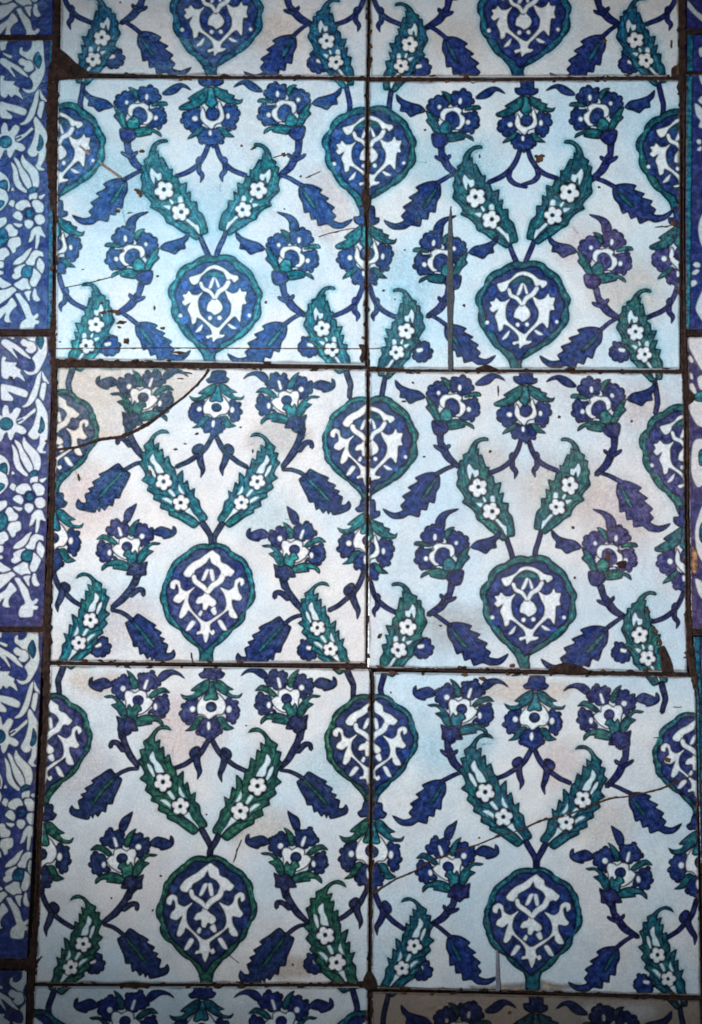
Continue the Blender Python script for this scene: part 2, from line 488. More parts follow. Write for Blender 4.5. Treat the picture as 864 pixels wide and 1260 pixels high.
# op = (kind, points, colour, outline)   kind: f filled shape, s brush stroke, q already round
def build_A():
    D = {}
    v = View(210, 815, 8.64)
    D['palmette'] = [
     ('f', v(375,25, 345,95, 300,130, 330,170, 390,165, 440,185, 500,170, 545,165, 575,120, 535,90, 525,25), 'B', 'D'),
     ('f', v(290,395, 200,400, 130,440, 112,480, 120,505, 90,560, 120,600, 150,650, 210,660, 260,620, 290,540, 290,470), 'B', 'D'),
     ('f', v(580,390, 650,390, 715,420, 712,480, 738,530, 715,580, 695,630, 650,655, 600,610, 580,540), 'B', 'D'),
     ('f', v(340,580, 290,660, 265,730, 300,785, 350,785, 390,830, 450,830, 480,785, 530,770, 545,710, 510,640, 480,580, 410,610), 'B', 'D'),
     ('s', v.st(300,745,8, 350,745,14, 400,775,16, 430,780,8), 'B2', None),
     ('s', v.st(640,430,6, 680,470,14, 690,530,14, 660,600,8), 'B2', None),
     ('s', v.st(190,450,6, 150,490,14, 140,560,14, 180,620,8), 'B2', None),
     ('f', v(380,330, 310,400, 275,480, 290,550, 350,560, 410,608, 480,560, 550,550, 590,480, 565,400, 500,330, 440,380), 'W', 'D'),
     ('q', v.el(432,475,58,54), 'B', 'D'),
     ('s', v.st(405,470,10, 430,490,16, 465,475,10), 'T', None),
     ('f', v(400,175, 320,215, 215,298, 265,310, 230,345, 160,355, 108,338, 135,385, 190,402, 270,385, 350,335, 410,290, 425,220), 'T', 'D'),
     ('f', v(470,180, 530,190, 600,250, 665,285, 610,300, 650,340, 720,350, 755,328, 735,370, 690,378, 620,370, 540,330, 490,290, 450,220), 'T', 'D'),
     ('f', v(425,205, 455,205, 480,290, 510,380, 480,405, 430,395, 380,410, 350,390, 375,330, 400,280), 'T2', 'D'),
     ('s', v.st(390,215,6, 330,270,12, 250,340,10, 170,372,6), 'T2', None),
     ('s', v.st(490,215,6, 550,280,12, 630,335,10, 700,362,6), 'T2', None),
     ('f', v(330,575, 350,600, 310,650, 255,715, 155,728, 205,690, 250,620, 290,580), 'T', 'D'),
     ('f', v(490,585, 560,580, 610,660, 668,700, 600,722, 560,715, 520,650), 'T', 'D'),
     ('q', v.el(230,500,27,28), 'W', None), ('q', v.el(622,502,24,34), 'W', None), ('q', v.el(405,680,18,42), 'W', None)]
    s = View(250, 890, 7.855)
    D['vine'] = [
     ('s', v.st(440,820,50, 470,880,52, 510,950,56, 560,1010,54, 620,1055,50, 700,1110,48, 800,1155,44), 'S', 'D'),
     ('s', s.st(180,300,40, 200,360,62, 185,430,58, 165,490,44, 180,560,6), 'S', 'D'),
     ('f', s(175,250, 210,235, 260,265, 275,305, 260,340, 220,330, 190,300), 'S', 'D')]
    f = View(295, 815, 7.2); l = View(335, 900, 7.2)
    D['stem'] = [
     ('s', np.vstack([f.st(555,590,52, 535,690,50), l.st(250,-10,44, 222,100,56, 160,220,60, 75,320,40)]), 'S', 'D'),
     ('s', l.st(225,180,48, 285,118,46, 335,115,42, 345,158,36), 'S', 'D'),
     ('s', l.st(75,345,24, 150,350,32, 215,378,34, 285,425,34), 'S', 'D')]
    D['serrated_leaf'] = [
     ('f', l(285,390, 320,355, 400,400, 480,442, 468,468, 537,505, 522,538, 572,560, 556,588, 602,612, 590,680, 630,680, 655,650, 675,690, 660,730, 600,755, 520,772, 500,738, 480,763, 462,728, 435,752, 402,708, 370,718, 352,655, 310,652, 292,598, 260,540, 220,455, 240,430), 'B', 'D'),
     ('s', l.st(400,420,6, 440,470,14, 500,540,14, 540,620,6), 'B2', None),
     ('s', l.st(280,500,6, 330,590,14, 400,660,14, 460,700,6), 'B2', None),
     ('f', l(280,425, 340,470, 420,550, 480,620, 485,650, 440,620, 380,550, 320,490), 'T', 'D')]
    D['blossom'] = [
     ('f', f(220,190, 225,140, 262,112, 270,70, 310,55, 352,84, 385,70, 420,95, 425,150, 420,210, 380,240, 330,240, 270,215), 'B', 'D'),
     ('f', f(460,220, 500,120, 545,100, 590,120, 600,145, 640,145, 655,190, 645,260, 600,300, 545,330, 530,260), 'B', 'D'),
     ('f', f(150,280, 185,265, 250,295, 290,330, 290,390, 320,440, 270,440, 220,475, 170,455, 150,410, 128,375, 145,330), 'B', 'D'),
     ('s', f.st(270,110,4, 300,90,10, 330,110,10, 345,140,4), 'B2', None), ('s', f.st(250,170,6, 280,190,12, 310,215,6), 'B2', None),
     ('s', f.st(530,140,4, 570,150,10, 600,190,10, 610,250,4), 'B2', None), ('s', f.st(170,310,4, 165,370,12, 190,430,12, 240,430,4), 'B2', None),
     ('f', f(280,340, 320,300, 340,300, 345,255, 400,235, 450,260, 470,245, 520,245, 535,290, 520,340, 515,420, 480,460, 430,450, 380,440, 320,400), 'W', 'D'),
     ('q', f.el(415,325,48,46), 'B', 'D'),
     ('f', f(190,550, 190,510, 240,465, 320,445, 400,465, 440,500, 420,550, 340,540, 285,530, 290,510, 240,510), 'T', 'D'),
     ('f', f(510,440, 530,370, 590,310, 650,285, 715,295, 690,310, 640,310, 600,350, 650,370, 600,410, 570,460, 520,500), 'T', 'D'),
     ('f', f(380,410, 400,365, 440,350, 465,388, 490,360, 510,400, 505,470, 470,495, 430,500, 410,430), 'T2', 'D'),
     ('s', f.st(250,490,6, 320,480,14, 400,500,14, 440,520,6), 'T2', None), ('s', f.st(610,335,4, 570,390,12, 540,450,6), 'T2', None),
     ('f', f(425,210, 430,150, 470,95, 522,66, 500,120, 480,190, 455,225), 'T', 'D'),
     ('f', f(138,250, 185,205, 240,215, 290,245, 325,290, 290,305, 240,270, 190,250), 'T', 'D'),
     ('f', f(330,145, 350,148, 370,215, 350,222), 'W', None), ('q', f.el(550,226,22,24), 'W', None), ('q', f.el(258,380,16,26), 'W', None),
     ('f', f(450,490, 500,470, 540,490, 600,465, 590,530, 590,590, 550,600, 510,635, 470,610, 470,595, 410,590, 420,550), 'S', 'D'),
     ('s', f.st(490,510,6, 520,540,20, 510,580,8), 'B2', None),
     ('f', f(645,200, 670,160, 720,135, 790,155, 820,170, 825,128, 850,150, 855,200, 820,235, 750,255, 730,235, 690,225), 'B', 'D'),
     ('f', f(12,118, 50,75, 120,48, 200,60, 245,110, 215,150, 180,135, 120,90, 60,92), 'B', 'D')]
    D['plume_leaf'] = [
     ('s', s.st(160,1060,56, 120,1140,58, 66,1245,54, 62,1330,50, 60,1400,46), 'S', 'D'),
     ('f', s(440,92, 470,55, 530,45, 600,85, 660,160, 718,205, 702,262, 754,280, 738,350, 775,390, 735,450, 712,522, 755,570, 688,622, 708,680, 640,738, 645,788, 570,828, 580,888, 500,928, 492,970, 400,1020, 320,1080, 240,1135, 190,1110, 160,1075, 100,1060, 95,1020, 150,930, 168,842, 215,800, 206,712, 255,732, 278,616, 320,640, 322,505, 370,542, 388,560, 405,470, 440,430, 462,336, 506,360, 518,256, 560,270, 553,186, 600,210, 600,150, 570,100, 530,82, 480,85), 'T', 'D', 'H'),
     ('s', s.st(650,200,8, 690,300,22, 680,430,22, 620,600,10), 'T2', None), ('s', s.st(400,560,8, 350,680,22, 250,860,24, 150,1000,10), 'T2', None),
     ('s', s.st(560,720,8, 480,900,22, 330,1030,22, 240,1090,8), 'T2', None),
     ('s', s.st(370,540,3, 380,600,7, 380,690,3), 'D', None), ('s', s.st(320,640,3, 300,720,7, 270,780,3), 'D', None), ('s', s.st(505,360,3, 500,430,7, 470,500,3), 'D', None),
     ('s', s.st(700,265,3, 690,330,7, 670,400,3), 'D', None), ('s', s.st(738,352,3, 710,430,7, 680,500,3), 'D', None), ('s', s.st(690,622,3, 640,650,7, 600,700,3), 'D', None),
     ('s', s.st(642,740,4, 560,745,9, 440,790,4), 'D', None), ('s', s.st(572,830,4, 520,850,9, 440,910,4), 'D', None), ('s', s.st(490,935,3, 420,945,9, 300,980,9, 180,1080,6), 'D', None),
     ('f', s(620,295, 660,350, 645,400, 620,430, 595,510, 510,525, 540,440, 590,380), 'W2', 'D'),
     ('f', s(682,418, 672,480, 620,555, 603,530, 640,440), 'W2', 'D'),
     ('f', s(365,660, 370,720, 330,765, 318,750, 345,700), 'W2', None), ('f', s(490,700, 440,770, 405,785, 430,730, 465,690), 'W2', None),
     ('f', s(440,840, 500,785, 552,788, 480,840, 440,872), 'W2', None), ('f', s(275,905, 330,940, 230,1020, 175,1075, 190,1040, 240,970), 'W2', 'D'),
     ('q', s.el(525,612,98,100), 'D', None), ('q', petals5(s,525,610,86), 'W', None), ('q', s.el(527,606,20,22), 'D', None),
     ('q', s.el(357,852,96,94), 'D', None), ('q', petals5(s,357,852,84,0.9), 'W', None), ('q', s.el(360,850,20,20), 'D', None)]
    m = View(185, 1040, 6.171)
    D['medallion'] = [
     ('f', m(430,80, 500,80, 580,110, 640,165, 700,200, 755,260, 775,320, 775,370, 805,430, 805,520, 770,590, 735,640, 720,700, 650,780, 570,860, 500,930, 475,980, 470,1075, 380,1075, 375,980, 340,920, 260,850, 200,790, 120,720, 75,650, 75,590, 50,540, 55,440, 95,370, 110,280, 150,230, 200,190, 260,130, 340,90), 'T', 'D', 'H'),
     ('s', m.st(300,125,8, 190,225,16, 110,330,16, 80,450,16, 100,620,16, 180,740,8), 'T2', None), ('s', m.st(520,100,8, 650,190,16, 750,300,16, 785,470,16, 740,620,8), 'T2', None),
     ('f', m(430,120, 510,115, 570,150, 620,200, 690,240, 730,310, 740,380, 765,450, 760,520, 730,590, 700,640, 670,710, 600,780, 520,850, 450,920, 420,965, 380,920, 320,860, 240,790, 160,700, 125,640, 120,580, 95,520, 100,440, 135,370, 150,300, 190,250, 250,200, 300,150, 360,125), 'B', 'D'),
     ('q', m.el(180,330,30,34), 'B2', None), ('q', m.el(670,320,30,34), 'B2', None), ('q', m.el(170,620,36,44), 'B2', None), ('q', m.el(705,580,34,50), 'B2', None), ('q', m.el(330,800,30,30), 'B2', None), ('q', m.el(590,440,22,20), 'B2', None), ('q', m.el(420,660,34,30), 'B2', None), ('q', m.el(560,270,20,18), 'B2', None),
     ('f', m(455,135, 400,170, 350,210, 310,230, 260,270, 225,320, 240,350, 275,358, 312,345, 322,300, 370,270, 410,240, 435,200, 450,240, 500,270, 527,310, 520,340, 545,360, 580,345, 610,350, 640,310, 610,280, 580,250, 530,225, 520,180, 480,150), 'W', 'D'),
     ('f', m(325,432, 260,465, 215,440, 205,390, 165,370, 125,400, 125,445, 160,455, 172,415, 187,430, 190,480, 160,510, 150,550, 200,570, 240,540, 215,610, 200,680, 225,695, 260,660, 275,630, 330,680, 370,740, 370,790, 345,800, 345,825, 390,820, 400,860, 420,890, 440,850, 450,810, 470,830, 495,810, 480,780, 460,790, 455,740, 520,690, 590,630, 595,660, 620,690, 665,690, 660,655, 630,600, 625,540, 680,550, 705,520, 680,480, 665,420, 680,395, 692,430, 720,410, 715,370, 680,355, 640,380, 630,430, 590,460, 520,435, 560,500, 575,570, 560,630, 500,670, 440,710, 405,715, 360,680, 300,620, 275,560, 285,490), 'W', 'D'),
     ('f', m(405,440, 435,440, 440,500, 490,540, 500,575, 470,600, 440,590, 420,625, 390,620, 385,570, 350,575, 330,560, 350,520, 390,500), 'W', 'D'),
     ('s', m.st(310,345,38, 325,390,40, 390,435,40, 425,478,30), 'W', 'D'), ('s', m.st(540,345,38, 520,388,40, 460,430,40, 425,478,30), 'W', None),
     ('f', m(300,712, 332,725, 290,785, 258,787), 'W', None), ('f', m(515,715, 545,710, 587,787, 550,780), 'W', None),
     ('f', m(470,605, 490,600, 503,650, 480,660, 455,625), 'W', None), ('f', m(375,628, 388,640, 375,672, 355,660), 'W', None),
     ('f', m(408,298, 436,298, 400,375, 375,378), 'W', None), ('f', m(440,298, 466,298, 480,375, 456,382), 'W', None)]
    b = View(40, 1010, 4.32)
    D['bud'] = [('f', b(300,770, 320,715, 355,700, 372,735, 360,780, 330,820, 300,825, 285,800), 'B', 'D'), ('s', b.st(320,740,3, 345,750,8, 340,790,3), 'B2', None)]
    return D
def build_B():
    D = {}
    v = View(605, 90, 8.64)
    D['palmette'] = [
     ('f', v(310,60, 310,150, 250,160, 255,210, 310,240, 370,235, 440,235, 490,210, 490,170, 450,160, 440,60), 'B', 'D'),
     ('s', v.st(340,110,10, 350,170,30, 390,200,10), 'B2', None),
     ('f', v(250,440, 160,450, 90,490, 55,570, 75,610, 110,650, 170,680, 250,640, 270,580, 245,510), 'B', 'D'),
     ('f', v(480,420, 560,420, 620,450, 635,530, 600,600, 590,650, 530,680, 470,640, 450,580, 485,530), 'B', 'D'),
     ('f', v(290,640, 220,700, 205,760, 250,805, 300,800, 345,845, 400,805, 450,800, 470,750, 440,680, 400,640, 340,660), 'B', 'D'),
     ('s', v.st(130,480,6, 110,540,22, 140,620,8), 'B2', None), ('s', v.st(560,450,6, 600,500,20, 570,600,8), 'B2', None), ('s', v.st(240,750,6, 300,770,14, 350,800,10, 430,770,6), 'B2', None),
     ('f', v(270,440, 245,540, 280,600, 350,660, 390,610, 450,590, 485,540, 465,440, 440,388, 420,440, 440,500, 420,550, 370,575, 310,550, 300,490), 'W', 'D'),
     ('q', v.el(368,505,62,66), 'B', 'D'),
     ('f', v(340,240, 270,270, 140,352, 165,375, 45,430, 60,465, 170,465, 250,430, 310,380, 340,320), 'T', 'D'),
     ('f', v(400,240, 480,270, 520,280, 530,310, 590,330, 580,360, 640,380, 667,368, 650,410, 590,420, 500,400, 430,360, 390,300), 'T', 'D'),
     ('f', v(340,255, 390,255, 410,350, 420,400, 370,460, 320,430, 300,400, 330,340), 'T2', 'D'),
     ('s', v.st(310,300,6, 230,370,16, 120,440,8), 'T2', None), ('s', v.st(430,290,6, 510,350,16, 600,400,8), 'T2', None),
     ('f', v(270,630, 270,660, 220,710, 115,750, 150,700, 220,650), 'T', 'D'), ('f', v(420,640, 470,650, 520,700, 562,737, 480,735, 440,700), 'T', 'D'),
     ('q', v.el(195,552,26,24), 'W', None), ('q', v.el(522,535,17,26), 'W', None), ('q', v.el(335,700,14,25), 'W', None)]
    s = View(640, 165, 7.855)
    D['vine'] = [
     ('s', v.st(385,810,46, 400,860,48, 430,930,50, 490,1020,54, 580,1080,50, 700,1125,44), 'S', 'D'),
     ('s', v.st(480,1020,40, 495,1090,52, 440,1150,48, 320,1192,34), 'S', 'D')]
    D['vine2'] = [
     ('s', v.st(385,810,46, 400,860,48, 430,930,50, 490,1020,54, 580,1080,50, 700,1125,44), 'S', 'D'),
     ('s', v.st(470,1020,40, 475,1080,52, 440,1130,46, 455,1190,8), 'S', 'D'),
     ('f', v(440,940, 480,930, 505,960, 500,1000, 470,1000), 'S', 'D')]
    f = View(690, 90, 7.2); z = View(640, 85, 4.32)
    D['stem'] = [
     ('s', np.vstack([f.st(445,625,62, 438,730,52), z.st(472,470,38, 440,535,40, 380,590,26)]), 'S', 'D'),
     ('s', z.st(470,490,20, 440,480,20, 430,470,16), 'S', 'D'), ('s', z.st(465,500,24, 500,480,20, 515,468,14), 'S', 'D'),
     ('s', z.st(385,578,14, 440,595,20, 510,630,22), 'S', 'D')]
    D['serrated_leaf'] = [
     ('f', z(490,640, 510,615, 560,608, 617,620, 608,642, 663,660, 650,680, 703,700, 692,724, 722,745, 712,772, 760,775, 812,743, 800,775, 770,803, 720,815, 682,803, 637,822, 620,788, 590,797, 572,760, 545,770, 525,720, 500,690), 'B', 'D'),
     ('s', z.st(560,635,3, 600,665,8, 640,710,8, 670,770,3), 'B2', None), ('s', z.st(525,690,3, 560,730,8, 610,775,3), 'B2', None),
     ('f', z(505,640, 560,680, 605,730, 580,728, 540,692), 'T', 'D')]
    D['blossom'] = [
     ('f', f(140,250, 145,200, 190,140, 240,115, 290,135, 340,140, 350,190, 330,260, 290,270, 240,300, 190,280), 'B', 'D'),
     ('f', f(350,260, 380,200, 430,165, 490,185, 540,220, 555,280, 520,330, 480,380, 440,400, 420,330, 380,290), 'B', 'D'),
     ('f', f(100,330, 150,310, 200,335, 240,320, 210,380, 220,440, 260,480, 230,510, 190,500, 150,520, 110,480, 75,430, 90,380), 'B', 'D'),
     ('s', f.st(170,200,5, 220,150,16, 300,165,8), 'B2', None), ('s', f.st(420,190,5, 490,220,16, 510,290,8), 'B2', None), ('s', f.st(120,350,5, 115,420,16, 170,480,8), 'B2', None),
     ('q', f.el(318,395,82,86), 'B', 'D'),
     ('f', f(205,420, 210,370, 250,340, 240,310, 290,280, 340,285, 400,290, 430,330, 425,380, 390,400, 380,340, 330,315, 280,340, 255,390, 260,440, 290,465, 250,475), 'W', 'D'),
     ('s', f.st(300,370,5, 330,370,20, 345,410,8), 'B2', None),
     ('f', f(320,470, 335,420, 370,400, 410,420, 440,470, 420,510, 370,520, 330,540), 'T2', 'D'),
     ('f', f(128,582, 140,545, 190,520, 280,495, 370,520, 380,560, 330,590, 215,570, 200,545), 'T', 'D'),
     ('f', f(430,470, 460,390, 510,330, 562,308, 540,370, 557,400, 510,450, 470,510, 420,510), 'T', 'D'),
     ('s', f.st(220,545,5, 290,535,16, 370,545,6), 'T2', None), ('s', f.st(520,355,5, 480,420,14, 445,490,6), 'T2', None),
     ('f', f(345,240, 350,170, 400,140, 432,142, 400,180, 370,230), 'T', 'D'), ('f', f(78,300, 90,270, 140,265, 210,285, 215,310, 160,305), 'T', 'D'),
     ('q', f.el(262,228,14,26), 'W', None), ('q', f.el(443,275,15,17), 'W', None), ('q', f.el(178,415,18,20), 'W', None),
     ('f', f(370,530, 490,510, 495,570, 470,630, 410,640, 350,590), 'S', 'D'),
     ('f', f(570,302, 620,255, 700,235, 770,210, 828,160, 820,220, 785,260, 790,310, 740,320, 695,362, 640,340, 585,325), 'B', 'D'),
     ('f', f(-130,165, -85,122, -20,102, 45,125, 120,185, 115,208, 55,208, 0,185, -50,140), 'B', 'D')]
    D['plume_leaf'] = [
     ('s', s.st(140,1030,44, 90,1150,48, 48,1260,48, 38,1340,46, 36,1400,44), 'S', 'D'),
     ('f', s(428,92, 440,65, 500,65, 560,100, 600,160, 620,225, 664,258, 652,300, 694,318, 683,380, 704,430, 688,490, 700,548, 690,580, 630,640, 600,690, 618,728, 540,770, 480,830, 456,885, 390,920, 330,970, 250,1020, 170,1070, 120,1030, 60,1010, 70,930, 100,830, 150,780, 156,696, 215,690, 216,596, 260,610, 250,500, 310,512, 340,440, 385,420, 386,356, 420,352, 476,243, 510,242, 518,176, 540,190, 530,130, 490,100), 'T', 'D', 'H'),
     ('s', s.st(590,230,8, 640,340,24, 640,460,24, 600,620,10), 'T2', None), ('s', s.st(300,560,8, 250,680,24, 170,850,24, 100,980,10), 'T2', None), ('s', s.st(520,700,8, 420,860,24, 280,970,22, 180,1040,8), 'T2', None),
     ('s', s.st(260,610,3, 280,670,8, 260,740,3), 'D', None), ('s', s.st(310,512,3, 330,580,8, 300,640,3), 'D', None), ('s', s.st(385,420,3, 400,470,8, 380,520,3), 'D', None), ('s', s.st(510,242,3, 500,310,8, 470,380,3), 'D', None),
     ('s', s.st(652,300,3, 640,370,8, 620,430,3), 'D', None), ('s', s.st(690,560,3, 620,600,9, 560,660,3), 'D', None), ('s', s.st(610,725,3, 520,740,9, 440,800,3), 'D', None), ('s', s.st(440,885,3, 370,880,9, 300,890,9, 150,1030,5), 'D', None),
     ('f', s(590,335, 612,380, 602,440, 568,495, 555,430, 528,470, 488,445, 498,390, 540,390), 'W2', 'D'),
     ('f', s(410,660, 430,652, 400,708, 383,690), 'W2', None), ('f', s(420,720, 482,723, 430,757), 'W2', None), ('f', s(305,640, 340,648, 332,700, 292,692), 'W2', None), ('f', s(240,860, 282,868, 200,950, 138,1022, 148,930, 180,918), 'W2', 'D'),
     ('q', s.el(475,570,104,104), 'D', None), ('q', petals5(s,474,570,92,0.1), 'W', None), ('q', s.el(476,562,20,20), 'D', None),
     ('q', s.el(322,790,98,94), 'D', None), ('q', petals5(s,322,790,86,0.7), 'W', None), ('q', s.el(312,788,20,20), 'D', None)]
    m = View(570, 310, 6.171)
    D['medallion'] = [
     ('f', m(460,75, 540,70, 620,90, 670,140, 730,190, 770,250, 780,300, 815,360, 800,440, 800,520, 750,600, 690,660, 620,720, 540,760, 470,810, 440,850, 440,915, 365,915, 350,830, 310,780, 240,720, 190,650, 140,580, 115,500, 120,450, 95,390, 105,320, 150,260, 170,210, 230,150, 310,110, 380,80), 'T', 'D', 'H'),
     ('s', m.st(330,125,8, 200,220,18, 130,350,18, 145,500,18, 240,690,8), 'T2', None), ('s', m.st(560,90,8, 690,190,18, 780,340,18, 760,540,18, 600,710,8), 'T2', None),
     ('f', m(460,120, 540,115, 600,140, 640,190, 700,230, 735,290, 745,340, 770,390, 755,460, 745,520, 700,590, 640,640, 560,710, 480,760, 420,825, 370,770, 310,720, 250,660, 230,610, 180,560, 165,500, 160,440, 145,380, 160,310, 210,250, 230,210, 290,170, 370,135), 'B', 'D'),
     ('q', m.el(220,300,28,44), 'B2', None), ('q', m.el(680,300,34,40), 'B2', None), ('q', m.el(210,570,30,30), 'B2', None), ('q', m.el(700,520,26,50), 'B2', None), ('q', m.el(620,620,40,24), 'B2', None), ('q', m.el(330,700,30,24), 'B2', None), ('q', m.el(360,450,18,40), 'B2', None), ('q', m.el(540,470,18,40), 'B2', None), ('q', m.el(600,310,24,20), 'B2', None),
     ('f', m(455,148, 400,165, 360,205, 300,230, 256,245, 265,282, 290,307, 332,285, 352,240, 400,200, 450,180, 520,205, 547,260, 580,255, 600,277, 637,250, 630,222, 580,210, 540,180, 500,158), 'W', 'D'),
     ('f', m(360,245, 400,210, 470,198, 527,225, 525,245, 440,235), 'T', None),
     ('f', m(360,355, 320,375, 280,375, 250,348, 232,370, 203,380, 215,410, 198,432, 225,462, 262,440, 240,490, 258,540, 270,602, 302,590, 312,555, 370,590, 410,630, 420,670, 390,680, 373,690, 385,712, 420,700, 430,737, 460,712, 500,702, 522,680, 482,670, 500,630, 560,570, 602,540, 640,582, 652,520, 660,450, 692,440, 685,400, 697,350, 660,345, 645,318, 620,350, 580,362, 528,338, 545,400, 570,450, 560,520, 500,590, 465,620, 400,580, 340,530, 325,470, 330,410), 'W', 'D'),
     ('f', m(430,350, 450,370, 465,400, 495,430, 512,470, 495,507, 450,532, 420,510, 383,495, 395,440, 420,410), 'W', 'D'),
     ('s', m.st(345,285,30, 362,330,32, 410,352,32, 446,402,26), 'W', 'D'), ('s', m.st(560,275,30, 530,322,32, 480,352,30, 455,395,26), 'W', None),
     ('q', m.el(413,552,15), 'W', None), ('q', m.el(485,550,15), 'W', None), ('q', m.el(183,537,14), 'W', None), ('q', m.el(712,530,13), 'W', None),
     ('f', m(352,602, 335,650, 298,662, 320,630), 'W', None), ('f', m(543,600, 562,598, 607,627, 570,629), 'W', None),
     ('f', m(438,248, 457,248, 427,322, 404,322), 'W', None), ('f', m(460,248, 474,262, 492,312, 474,318), 'W', None)]
    b = View(440, 270, 4.32)
    D['bud'] = [('f', b(310,680, 340,655, 380,650, 390,680, 405,700, 390,740, 350,760, 310,750, 295,720), 'B', 'D'), ('f', b(320,690, 350,685, 350,700, 325,705), 'W', None)]
    return D
SHAPES = {'A': build_A(), 'B': build_B()}
for _v in 'AB':
    for _k, _r in (('blossom', (0, 1, 2)), ('palmette', (1, 2, 3) if _v == 'A' else (2, 3, 4))):
        for _i in _r: SHAPES[_v][_k][_i] = ('l',) + SHAPES[_v][_k][_i][1:]
    for _i in (0, 3): SHAPES[_v]['medallion'][_i] = ('m',) + SHAPES[_v]['medallion'][_i][1:]
_f = View(295, 815, 7.2); SHAPES['A']['blossom_mid'] = [('f', _f(385,75, 380,20, 405,-30, 450,-60, 490,-85, 480,-30, 460,30, 430,85), 'B', 'D')] + SHAPES['A']['blossom'][:-1]
_f = View(690, 90, 7.2); SHAPES['B']['blossom_mid'] = [('f', _f(275,150, 268,90, 305,30, 370,-5, 465,-22, 445,-2, 390,28, 355,75, 345,145), 'B', 'D')] + SHAPES['B']['blossom'][:-1]

class Frame(Tile):
    def __init__(s, corners): s.c = np.array(corners, float)
C = {  # corners of the tiles on the wall: top left, top right, bottom right, bottom left
 'Z1': [(76, -258), (453.3, -256), (452, 94.5), (74, 92)], 'Z2': [(455.8, -256), (834, -258), (836, 94.5), (455, 95)],
 'A1': [(71.5, 95.5), (450.5, 97), (449.5, 449), (68, 443)], 'A2': [(453.8, 100), (837, 98), (837, 454.5), (451.6, 454)],
 'B1': [(70.5, 452), (451.8, 454), (450.5, 816), (60.5, 814)], 'B2': [(454.6, 457), (841.5, 458), (846, 827), (452.2, 821.5)],
 'C1': [(61.5, 818), (456.4, 823), (453.6, 1210.5), (42.5, 1210)], 'C2': [(459.2, 826.5), (856, 832), (862.6, 1225), (456.2, 1216)],
 'D1': [(42, 1213.5), (453.4, 1214), (451, 1618), (20, 1616)], 'D2': [(456.6, 1220), (862, 1229), (880, 1635), (456.6, 1625)]}
REF = {'A': (Frame(C['C1']), (0.5035, 0.5115)), 'B': (Frame(C['A2']), (0.5040, 0.4900))}

def inst_map(tile, variant, axis_kind, dv, mirror, off=(0, 0, 1, 0), center=None):
    fr, (r0, r1) = REF[variant]
    def f(P):
        w = P[:, 2:] if P.shape[1] == 3 else None
        U = fr.px2uv(P[:, :2])
        ax = r0 + (r1 - r0) * (U[:, 1] - 0.2) / 0.6
        du = U[:, 0] - ax
        if mirror: du = -du
        v = U[:, 1] + dv
        if axis_kind == 'C': a = tile.axis[0] + (tile.axis[1] - tile.axis[0]) * (v - 0.2) / 0.6
        else: a = np.full_like(v, 0.0 if axis_kind == 'L' else 1.0)
        Q = tile.uv2px(np.stack([a + du, v], 1))
        if off != (0, 0, 1, 0):
            c0 = Q.mean(0) if center is None else center
            th = math.radians(off[3]); R = np.array([[math.cos(th), -math.sin(th)], [math.sin(th), math.cos(th)]])
            Q = (Q - c0) @ R.T * off[2] + c0 + np.array(off[:2])
        return Q if w is None else np.hstack([Q, w])
    return f

RA = {'A': {'blossom': [(352.6, 860.1)], 'plume_leaf': [(316.8, 967.0), (295.8, 998.2)], 'serrated_leaf': [(371.4, 957.0), (428.3, 995.8)], 'palmette': [(260.0, 870.0)], 'pb': (259.0, 911.0), 'med': (1054.0, 1202.0), 'pal': (818.0, 911.0)},
      'B': {'blossom': [(734.4, 144.2)], 'plume_leaf': [(700.6, 236.5), (679.7, 265.3)], 'serrated_leaf': [(753.4, 230.8), (827.5, 257.5)], 'palmette': [(647.6, 149.0)], 'pb': (645.0, 188.0), 'med': (322.0, 447.7), 'pal': (99.0, 187.8)}}
